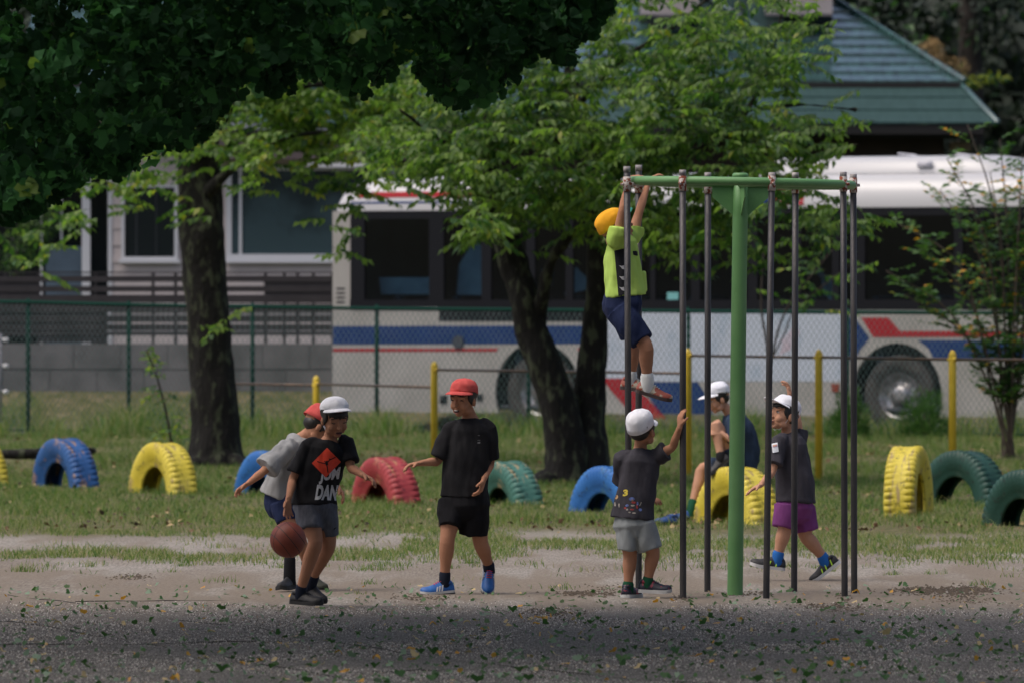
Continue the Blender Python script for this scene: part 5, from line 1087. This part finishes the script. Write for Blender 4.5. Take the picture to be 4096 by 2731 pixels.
# --- ball
bc=P(1152,2157,47.7); ball=MB(); ball.ell(bc,X*.1035,Yv*.1035,Z*.1035,n=40,m=28); 
bo=ball.build('basketball',mat('ball_leather',(.19,.035,.018),.55,(.24,.05,.025),14,.35,300,bdist=.002),None,True); o=bo
me=bo.data
for v in me.vertices: v.co-=bc
bo.location=bc; tag(bo,'worn brown basketball bouncing under the hand of the boy in the white cap','ball')
for k,(ax_,of) in enumerate([((.75,.15,.64),0),((.62,-.75,-.2),0),((.75,.15,.64),.055),((.75,.15,.64),-.055)]):
    n_=Vector(ax_).normalized(); a_=n_.orthogonal().normalized(); b_=n_.cross(a_); r0=math.sqrt(.1035**2-of**2)+.0004; mb=MB(); vs=[];fs=[]; m=64
    for i in range(m):
        th=2*PI*i/m; dd=a_*math.cos(th)+b_*math.sin(th)
        for q_,(e1,e2) in enumerate([(.0018,0),(0,.0016),(-.0018,0)]): vs.append(dd*(r0+e2*.3)+n_*(of+e1))
    for i in range(m):
        for q_ in range(2): fs.append((i*3+q_,i*3+q_+1,((i+1)%m)*3+q_+1,((i+1)%m)*3+q_))
    mb.add(vs,fs); mb.build('ball_seam',rub,bo,local=True)
# --- 2 boy in grey tee, bending behind
p=pj(50.6); H=p(1268,1700,-.02); fr_=headframe(112,42,0)
nb=p(1214,1748,.02); ch=p(1182,1830,.03); wa=p(1142,1920,.05); pel=p(1128,1995,.06); side=Vector((-.25,.9,.1)).normalized()
shN=p(1150,1790,-.1); shF=p(1226,1800,.2); elN=p(1052,1885,-.18); wN=p(992,1932,-.2); elF=p(1310,1900,.2); wF=p(1352,1945,.12)
hN=p(1128,2010,-.03); hF=p(1140,2010,.14); kN=p(1165,2120,-.05); aN=p(1158,2262,.0); kF=p(1190,2125,.2); aF=p(1240,2290,.35)
def pr(mb):
    torso(mb,side,pel,wa,ch,nb,H,1.0); leg(mb,hN,kN,aN,.97); leg(mb,hF,kF,aF,.97); arm(mb,shN,elN,wN); arm(mb,shF,elF,wF)
    hand(mb,wN,(-.8,-.1,-.55),(.2,-.2,-.6),(.1,-.6,.6),.25,.8); hand(mb,wF,(.5,-.2,-.8),(-.7,0,-.3),(0,-1,.2),.4,.3)
def sh(mb):
    mb.tube([p(1118,1985,.06),p(1138,1920,.05),p(1172,1840,.03),p(1198,1775,.02),p(1210,1745,.02)],[(.13,.125),(.122,.115),(.122,.105),(.10,.082),(.06,.055)],side=side,n=24,cap='flat',samp=3)
    for S,E in ((shN,elN),(shF,elF)): mb.tube([S.lerp(nb,.4),S,S.lerp(E,.45),S.lerp(E,.86)],[.038,.056,.066,.080],n=18,cap='flat',samp=2)
def so(mb):
    mb.ell(pel,side*.145,Vector((1,0,.2)).normalized()*.11,Z*.12); mb.tube([p(1130,1960,.06),p(1130,2015,.06)],[(.11,.09),(.115,.10)],side=side,n=20); mb.tube([p(1130,2010,.0),p(1150,2085,-.03)],[.078,.073],n=18,cap='flat'); mb.tube([p(1142,2010,.12),p(1168,2085,.14)],[.078,.073],n=18,cap='flat')
boot=cloth('sock_black',(.012,.012,.014))
person('boy in red cap and loose grey tee leaning forward behind the dribbling boy',P(1155,2366,50.6),50.6,H,fr_,1.0,skin2,pr,(gtee,sh),(navy,so),dict(mat=redc,len=.06,brim=wht,low=-.035,tilt=-14),eyes='open',fold=(.014,.009),
 shoes=[dict(ankle=aN+Vector((0,0,-.075)),toe=(-.35,-.9,-.05),upper=shb,sole=rub,drop=.065),dict(ankle=aF+Vector((0,0,-.01)),toe=(.7,-.6,-.3),upper=mat('shoe_olive',(.05,.055,.035),.6),sole=rub)],
 socks=[([aN.lerp(kN,.2),aN-Vector((0,0,.10))],[.031,.034],boot),([aF.lerp(kF,.25),aF-Vector((0,0,.03))],[.032,.031],boot)])
# --- 3 laughing boy in black
p=pj(50.1); H=p(1854,1592,-.02); fr_=headframe(-33,8,-2)
nb=p(1878,1664,.02); ch=p(1878,1770,.0); wa=p(1868,1890,.0); pel=p(1862,1985,.0); side=Vector((1,.05,0)).normalized()
shR=p(1802,1722,-.0); shL=p(1952,1716,.02); elR=p(1752,1842,-.02); wR=p(1676,1852,-.12); elL=p(1962,1850,.04); wL=p(1934,1918,-.08)
hR=p(1815,2010,.0); hL=p(1905,2010,.02); kR=p(1790,2150,-.06); aR=p(1778,2312,-.02); kL=p(1922,2165,.03); aL=p(1958,2268,.16)
def pr(mb):
    torso(mb,side,pel,wa,ch,nb,H,1.05); leg(mb,hR,kR,aR,1.08); leg(mb,hL,kL,aL,1.08); arm(mb,shR,elR,wR,1.0); arm(mb,shL,elL,wL,1.0)
    hand(mb,wR,(-.9,-.3,-.15),(.1,-.1,-1),(.1,-.7,-.5),.38,.25,1.02); hand(mb,wL,(-.25,-.25,-.95),(-.8,.1,.0),(-.3,-.9,0),.45,.15,1.08)
def sh(mb):
    mb.tube([p(1858,1985,.0),p(1860,1930,.0),p(1870,1820,.0),p(1878,1728,.01),p(1879,1674,.02)],[(.152,.118),(.142,.112),(.138,.105),(.142,.098),(.066,.056)],side=side,n=26,cap='flat',samp=3)
    for S,E in ((shR,elR),(shL,elL)): mb.tube([S.lerp(nb,.42),S,S.lerp(E,.5),S.lerp(E,.90)],[.036,.056,.058,.060],n=18,cap='flat',samp=2)
def so(mb):
    mb.tube([p(1860,1960,.0),p(1862,2020,.0)],[(.142,.108),(.152,.118)],side=side,n=24); mb.tube([p(1812,2005,.0),p(1802,2060,-.02),p(1796,2108,-.05)],[(.090,.10),(.085,.098),(.062,.088)],side=side,n=20,cap='flat')
    mb.tube([p(1900,2005,.01),p(1896,2080,.02),p(1892,2138,.03)],[(.090,.10),(.092,.10),(.086,.092)],side=side,n=20,cap='flat')
r_=person('laughing boy in red cap, black tee and black shorts walking in bright blue shoes',P(1860,2378,50.1),50.1,H,fr_,1.0,skin2,pr,(blk_c,sh),(blks,so),dict(mat=redc,brim=redc,len=.060,droop=.25,tilt=3),eyes='laugh',mouth=1.0,
 shoes=[dict(ankle=aR+Vector((.0,0,-.008)),toe=(-.93,-.36,-.08),upper=shblue,sole=rubw,tread=rubg,lace=mat('lace_red',(.6,.03,.05),.6),accent=(whitep,(.42,.50,.58)),L=.215,drop=.085),dict(ankle=aL+Vector((.0,-.01,-.008)),toe=(-.05,-.62,-.78),up=(.12,-.78,.6),upper=shblue,sole=rubw,tread=rubg,lace=mat('lace_red',(.6,.03,.05),.6),accent=(whitep,(.45,.55)),L=.215,drop=.060)],
 socks=[([aR.lerp(kR,.12),aR-Vector((0,0,.045))],[.031,.030],sockn),([aL.lerp(kL,.12),aL-Vector((0,0,.03))],[.032,.031],sockn)])
decal(r_['root'],r_['tee_shirt'],'chest_print',mat('print_grey',(.16,.16,.17),.7),[[(1911,1739),(1920,1739),(1920,1741),(1911,1741)],[(1910,1758),(1921,1758),(1921,1760),(1910,1760)],[(1910,1766),(1921,1765),(1921,1772),(1910,1773)]])
# --- 4 boy seen from behind holding a pole
p=pj(49.45); H=p(2566,1716,-.02); fr_=headframe(152,-12,0)
nb=p(2561,1792,.02); ch=p(2560,1880,.0); wa=p(2548,1960,.0); pel=p(2540,2060,.0); side=Vector((1,.05,0)).normalized()
shL=p(2492,1832,.0); shR=p(2625,1826,.0); elR=p(2690,1786,-.03); wR=p(2720,1704,-.085); elL=p(2488,1950,.12); wL=p(2580,1990,.2)
hL=p(2508,2085,.0); hR=p(2575,2085,.0); kL=p(2520,2222,.02); aL=p(2512,2345,.02); kR=p(2612,2210,.0); aR=p(2590,2325,.02)
def pr(mb):
    torso(mb,side,pel,wa,ch,nb,H,.98); leg(mb,hL,kL,aL,.98); leg(mb,hR,kR,aR,.98); arm(mb,shR,elR,wR,.95); arm(mb,shL,elL,wL,.95)
    hand(mb,wR+Vector((0,-.005,0)),(.05,.05,1),(.85,.6,0),(-.15,-.6,.75),.30,.3,.95); hand(mb,wL,(1,-.1,-.15),(.1,.3,-1),(.2,.4,.8),.3,.5,.95)
def sh(mb):
    mb.tube([p(2532,2072,.0),p(2538,2010,.0),p(2552,1930,.0),p(2560,1850,.0),p(2561,1800,.02)],[(.136,.115),(.124,.105),(.115,.097),(.118,.090),(.062,.055)],side=side,n=26,cap='flat',samp=3)
    for S,E,q in ((shR,elR,.58),(shL,elL,.8)): mb.tube([S.lerp(nb,.42),S,S.lerp(E,q*.6),S.lerp(E,q)],[.034,.050,.056,.060],n=18,cap='flat',samp=2)
def so(mb):
    mb.tube([p(2535,2060,.0),p(2538,2100,.0)],[(.115,.10),(.13,.11)],side=side,n=24); mb.tube([p(2512,2090,.0),p(2510,2150,.0),p(2510,2200,.0)],[(.072,.098),(.068,.095),(.060,.09)],side=side,n=20,cap='flat')
    mb.tube([p(2570,2090,.0),p(2585,2150,.0),p(2600,2198,.0)],[(.078,.10),(.078,.098),(.076,.092)],side=side,n=20,cap='flat')
multi=mat('shoe_dark_multi',(.012,.014,.03),.5,(.30,.03,.06),26,thr=(.56,.60))
r_=person('boy seen from behind in white cap, charcoal tee and light grey shorts, holding a pole',P(2555,2390,49.45),49.45,H,fr_,1.0,skin2,pr,(char,sh),(grl,so),dict(mat=wht,len=.055,low=-.03,h=.070),
 shoes=[dict(ankle=aL+Vector((0,0,-.0)),toe=(.45,.88,-.02),upper=multi,sole=rubw,L=.20,drop=.066),dict(ankle=aR+Vector((0,0,-.0)),toe=(.97,-.2,-.05),upper=multi,sole=rubw,L=.20,drop=.066,lace=rub)],
 socks=[([aL.lerp(kL,.08),aL-Vector((0,0,.035))],[.030,.029],sockg),([aR.lerp(kR,.08),aR-Vector((0,0,.035))],[.030,.029],sockg)])
rt=r_['root']; tee=r_['tee_shirt']
decal(rt,tee,'number_print',mat('print_yellow',(.65,.52,.06),.6),text_polys('3',2491,1957,2511,1983,skew=2,rot=-2))
def blob(x,y,a_,b_,n=9): return [(x+a_*math.cos(2*PI*i/n),y+b_*math.sin(2*PI*i/n)) for i in range(n)]
for nm,col,pl in [('patch_print',(.14,.2,.5),[blob(2527,1994,12,8),blob(2508,2020,7,5),blob(2561,2037,7,6),blob(2550,2013,4,8)]),('patch_print',(.4,.05,.05),[blob(2535,2008,9,5),blob(2548,2024,4,9),blob(2500,2030,5,4),blob(2528,2036,8,3)]),('patch_print',(.36,.33,.3),[blob(2531,2020,8,4),blob(2536,2050,8,3),blob(2518,2047,5,3),blob(2508,2036,5,4),blob(2460,2015,4,9),blob(2476,2020,3,9),[(2557,2021),(2559,2023),(2567,2008),(2564,2006)]]),('patch_print',(.42,.26,.12),[blob(2465,1986,8,9),blob(2529,1999,5,4)])]:
    for q_ in pl: decal(rt,tee,nm,mat('print_%d'%int(col[0]*1000),col,.7,tuple(c*.55 for c in col),90,thr=(.48,.52)),[q_])
# --- 5 boy sitting on the yellow tyre
p=pj(66.3); H=p(2872,1590,-.02); fr_=headframe(-72,20,0)
nb=p(2918,1650,.02); ch=p(2950,1715,.03); wa=p(2975,1795,.05); pel=p(2962,1872,.05); side=Vector((.25,-.95,.0)).normalized()
shN=p(2925,1690,-.11); shF=p(2930,1690,.17); elN=p(2945,1770,-.22); wN=p(2884,1730,-.20); elF=p(2895,1780,.22); wF=p(2855,1725,.05)
hN=p(2945,1865,-.06); hF=p(2950,1865,.14); kN=p(2862,1692,-.16); aN=p(2884,1832,-.22); kF=p(2812,1872,.12); aF=p(2762,2040,.05)
def pr(mb):
    torso(mb,side,pel,wa,ch,nb,H,1.05); leg(mb,hN,kN,aN,1.1); leg(mb,hF,kF,aF,1.1); arm(mb,shN,elN,wN,1.05); arm(mb,shF,elF,wF,1.05)
    hand(mb,wN,(-.85,0,.1),(-.2,.5,-.5),(-.2,-.2,1),.3,.3,1.1); hand(mb,wF,(-.4,-.8,0),(.6,-.4,0),(0,0,1),.4,.2,1.1)
def sh(mb):
    mb.tube([p(2966,1868,.05),p(2978,1800,.05),p(2960,1730,.03),p(2935,1680,.02),p(2922,1652,.02)],[(.14,.125),(.138,.125),(.14,.12),(.12,.095),(.07,.062)],side=side,n=24,cap='flat',samp=3)
    for S,E in ((shN,elN),(shF,elF)): mb.tube([S.lerp(nb,.4),S,S.lerp(E,.5),S.lerp(E,.85)],[.038,.058,.062,.066],n=18,cap='flat',samp=2)
def so(mb):
    mb.ell(pel,side*.14,Vector((1,0,.0))*.13,Z*.12); mb.tube([p(2960,1850,.05),p(2955,1885,.05)],[(.13,.12),(.13,.11)],side=side,n=20); mb.tube([hN,hN.lerp(kN,.45)],[.085,.078],n=18,cap='flat'); mb.tube([hF,hF.lerp(kF,.78)],[.085,.080],n=18,cap='flat')
person('boy in white cap and navy clothes sitting on a yellow tyre, one knee raised',P(2960,1880,66.3),66.3,H,fr_,1.05,skin,pr,(navt,sh),(navt,so),dict(mat=wht,len=.066,droop=.15,strap=1),eyes='open',vox=.005,
 shoes=[dict(ankle=aN,toe=(-.75,-.1,-.62),up=(-.55,0,.8),upper=shb,sole=rub,L=.22,drop=.06),dict(ankle=aF+Vector((.0,0,.0)),toe=(-.93,-.35,-.02),upper=mat('shoe_deep_blue',(.01,.045,.17),.6,(.015,.07,.24),30),sole=rub,L=.22,drop=.08,accent=(mat('accent_orange',(.5,.2,.05),.6),(.3,)))],
 socks=[([aN.lerp(kN,.10),aN-Vector((0,0,.02))],[.034,.033],boot),([aF.lerp(kF,.20),aF-Vector((0,0,.05))],[.034,.033],sockg)])
sr=empty('loose_shoe',P(2680,2098,65.6)*1,'blue sports shoe lying in the grass left of the sitting boy\'s feet','shoe'); sr.location.z=0
s_=shoe(sr,ankle=Vector((P(2688,0,65.5).x,65.5,.075)),toe=(-.95,-.25,-.03),upper=mat('shoe_deep_blue',(.01,.045,.17),.6),sole=rub,lace=rub,L=.19,drop=.07)
# --- 6 boy in purple shorts
p=pj(52.5); H=p(3136,1656,-.0); fr_=headframe(-58,-14,3)
nb=p(3152,1722,.02); ch=p(3160,1800,.0); wa=p(3176,1890,.0); pel=p(3180,1992,.0); side=Vector((.75,-.6,.0)).normalized()
shR=p(3120,1762,-.10); shL=p(3196,1762,.1); elR=p(3088,1885,-.18); wR=p(3042,1940,-.24); elL=p(3185,1655,.16); wL=p(3160,1580,.10)
hR=p(3150,2020,-.04); hL=p(3208,2020,.06); kR=p(3140,2112,-.06); aR=p(3108,2232,-.05); kL=p(3222,2138,.06); aL=p(3304,2242,.10)
def pr(mb):
    torso(mb,side,pel,wa,ch,nb,H,1.02); leg(mb,hR,kR,aR,1.08); leg(mb,hL,kL,aL,1.08); arm(mb,shR,elR,wR,.98); arm(mb,shL,elL,wL,.98)
    hand(mb,wR,(-.85,-.3,-.4),(.2,-.2,-1),(.1,-.8,-.3),.15,.8,1.0); hand(mb,wL,(-.2,-.1,1),(-.8,-.2,.1),(-.1,-.9,.1),.5,.3,1.0)
def sh(mb):
    mb.tube([p(3184,2004,.0),p(3182,1950,.0),p(3170,1870,.0),p(3160,1785,.0),p(3154,1735,.02)],[(.125,.130),(.124,.126),(.122,.120),(.116,.105),(.058,.055)],side=side,n=26,cap='flat',samp=3)
    mb.tube([p(3184,2004,.0),p(3186,1990,0)],[(.128,.132),(.126,.13)],side=side,n=26,cap='flat')
    mb.tube([shR.lerp(nb,.42),shR,shR.lerp(elR,.5),shR.lerp(elR,.78)],[.034,.050,.056,.062],n=18,cap='flat',samp=2); mb.tube([shL.lerp(nb,.42),shL,shL.lerp(elL,.35)],[.050,.055,.060],n=18,cap='flat',samp=2)
def so(mb):
    mb.tube([p(3182,1985,.0),p(3182,2030,.0)],[(.118,.115),(.122,.115)],side=side,n=24); mb.tube([p(3150,2020,-.04),p(3142,2065,-.05),p(3134,2110,-.06)],[.088,.084,.074],n=20,cap='flat'); mb.tube([p(3206,2025,.05),p(3214,2080,.06),p(3224,2122,.06)],[.086,.082,.078],n=20,cap='flat')
r_=person('boy in white cap, charcoal tee and purple shorts running behind the steel poles',P(3190,2320,52.5),52.5,H,fr_,1.02,skin,pr,(char,sh),(purple,so),dict(mat=wht,len=.072,droop=-.05,tilt=4,strap=1),eyes='open',mouth=.45,
 shoes=[dict(ankle=aR,toe=(-.93,-.15,.12),up=(.12,0,1),upper=shb,sole=rubw,L=.225,drop=.072,accent=(limem,(.3,.5))),dict(ankle=aL+Vector((.01,0,.0)),toe=(-.78,-.1,-.62),up=(-.6,0,.8),upper=shb,sole=rubw,L=.225,drop=.060,accent=(limem,(.25,.45,.6)))],
 socks=[([aR.lerp(kR,.16),aR-Vector((0,0,.04))],[.033,.031],sockb),([aL.lerp(kL,.16),aL-Vector((0,0,.03))],[.033,.031],sockb)])
decal(r_['root'],r_['tee_shirt'],'name_badge',mat('badge_white',(.62,.64,.68),.4,(.5,.55,.62),40),[[(3086,1773),(3110,1768),(3115,1805),(3091,1810)]],off=.006)
decal(r_['root'],r_['tee_shirt'],'badge_mark',mat('badge_mark',(.5,.35,.02),.6,(.3,.05,.35),200),[[(3090,1778),(3108,1775),(3109,1783),(3091,1786)]],off=.009)
# --- 7 boy hanging from the ring
p=pj(49.95); H=p(2462,912,-.0); fr_=headframe(112,-30,0)
nb=p(2456,950,.0); ch=p(2484,1020,.0); wa=p(2490,1130,.0); pel=p(2488,1215,.0); side=Vector((.35,-.93,.0)).normalized()
shN=p(2470,960,-.13); shF=p(2530,945,.13); elN=p(2490,845,-.16); wN=p(2516,722,-.10); elF=p(2556,850,.2); wF=p(2590,742,.33)
hN=p(2476,1240,-.05); hF=p(2500,1240,.09); kN=p(2582,1382,-.12); aN=p(2590,1540,-.08); kF=p(2536,1385,.12); aF=p(2522,1520,.14)
def pr(mb):
    torso(mb,side,pel,wa,ch,nb,H,1.02); leg(mb,hN,kN,aN,1.05); leg(mb,hF,kF,aF,1.0); arm(mb,shN,elN,wN,1.0); arm(mb,shF,elF,wF,1.0)
    hand(mb,wN+Vector((0,0,.01)),(.85,.1,.18),(.15,.1,-1),(0,.9,.2),.38,.3,1.05); hand(mb,wF+Vector((0,0,.0)),(.55,.2,.75),(.5,.1,-.85),(-.2,-.8,.2),.50,.2,1.05)
def sh(mb):
    mb.tube([p(2502,1185,.0),p(2496,1120,.0),p(2490,1040,.0),p(2484,980,.0),p(2462,940,.0)],[(.118,.125),(.112,.115),(.108,.108),(.105,.095),(.052,.05)],side=side,n=26,cap='flat',samp=3)
    mb.tube([nb.lerp(shN,.35),shN,shN.lerp(elN,.42)],[.06,.064,.060],n=18,cap='flat',samp=2); mb.tube([nb.lerp(shF,.4),shF,shF.lerp(elF,.36)],[.055,.058,.056],n=18,cap='flat',samp=2)
    mb.tube([p(2560,1090,.08),p(2566,1168,.08)],[(.03,.05),(.032,.055)],n=12,cap='flat')
def so(mb):
    mb.ell(pel,side*.125,Vector((1,0,.0))*.115,Z*.12); mb.tube([p(2490,1180,.0),p(2488,1235,.0)],[(.108,.105),(.112,.108)],side=side,n=24); mb.tube([hN,hN.lerp(kN,.45),hN.lerp(kN,.88)],[.088,.085,.072],n=20,cap='flat'); mb.tube([hF,hF.lerp(kF,.75)],[.082,.072],n=20,cap='flat')
tan=mat('shoe_tan_red',(.30,.07,.045),.6,(.42,.38,.30),22,thr=(.52,.56)); solek=mat('sole_brown',(.05,.03,.028),.7)
r_=person('boy in orange cap and neon green tee hanging from the ring of the climbing frame',P(2500,1640,49.95),49.95,H,fr_,1.02,skin2,pr,(neon,sh),(navy,so),dict(mat=oran,brim=mat('brim_teal',(.02,.22,.16),.7),len=.062,tilt=-4,low=-.010,droop=-.1),eyes='open',fold=(.011,.009),
 shoes=[dict(ankle=aN,toe=(.93,-.1,-.30),up=(.3,0,.95),upper=tan,sole=solek,lace=sockw,L=.225,drop=.062),dict(ankle=aF,toe=(.9,-.3,-.12),up=(.1,0,1),upper=tan,sole=solek,lace=sockw,L=.215,drop=.062)],
 socks=[([aN.lerp(kN,.22),aN-Vector((0,0,.035))],[.036,.035],sockw),([aF.lerp(kF,.18),aF-Vector((0,0,.035))],[.033,.032],sockw)])
rt=r_['root']; tee=r_['tee_shirt']
decal(rt,tee,'side_panel',mat('panel_black',(.010,.010,.016),.9),[[(2457,1004),(2500,994),(2500,1190),(2474,1190),(2466,1100)]])
decal(rt,tee,'white_mark',whitep,[[(2476,y-8),(2486,y-5),(2496,y-8),(2490,y),(2498,y+9),(2488,y+6),(2484,y)] for y in (1070,1113,1156)],off=.0045)
decal(rt,tee,'chest_mark',mat('panel_black',(.010,.010,.016),.9),[[(2531,1005),(2550,1004),(2552,1024),(2546,1024),(2543,1014),(2538,1022),(2533,1020)]],off=.003)

bpy.data.scenes.remove(TMP)
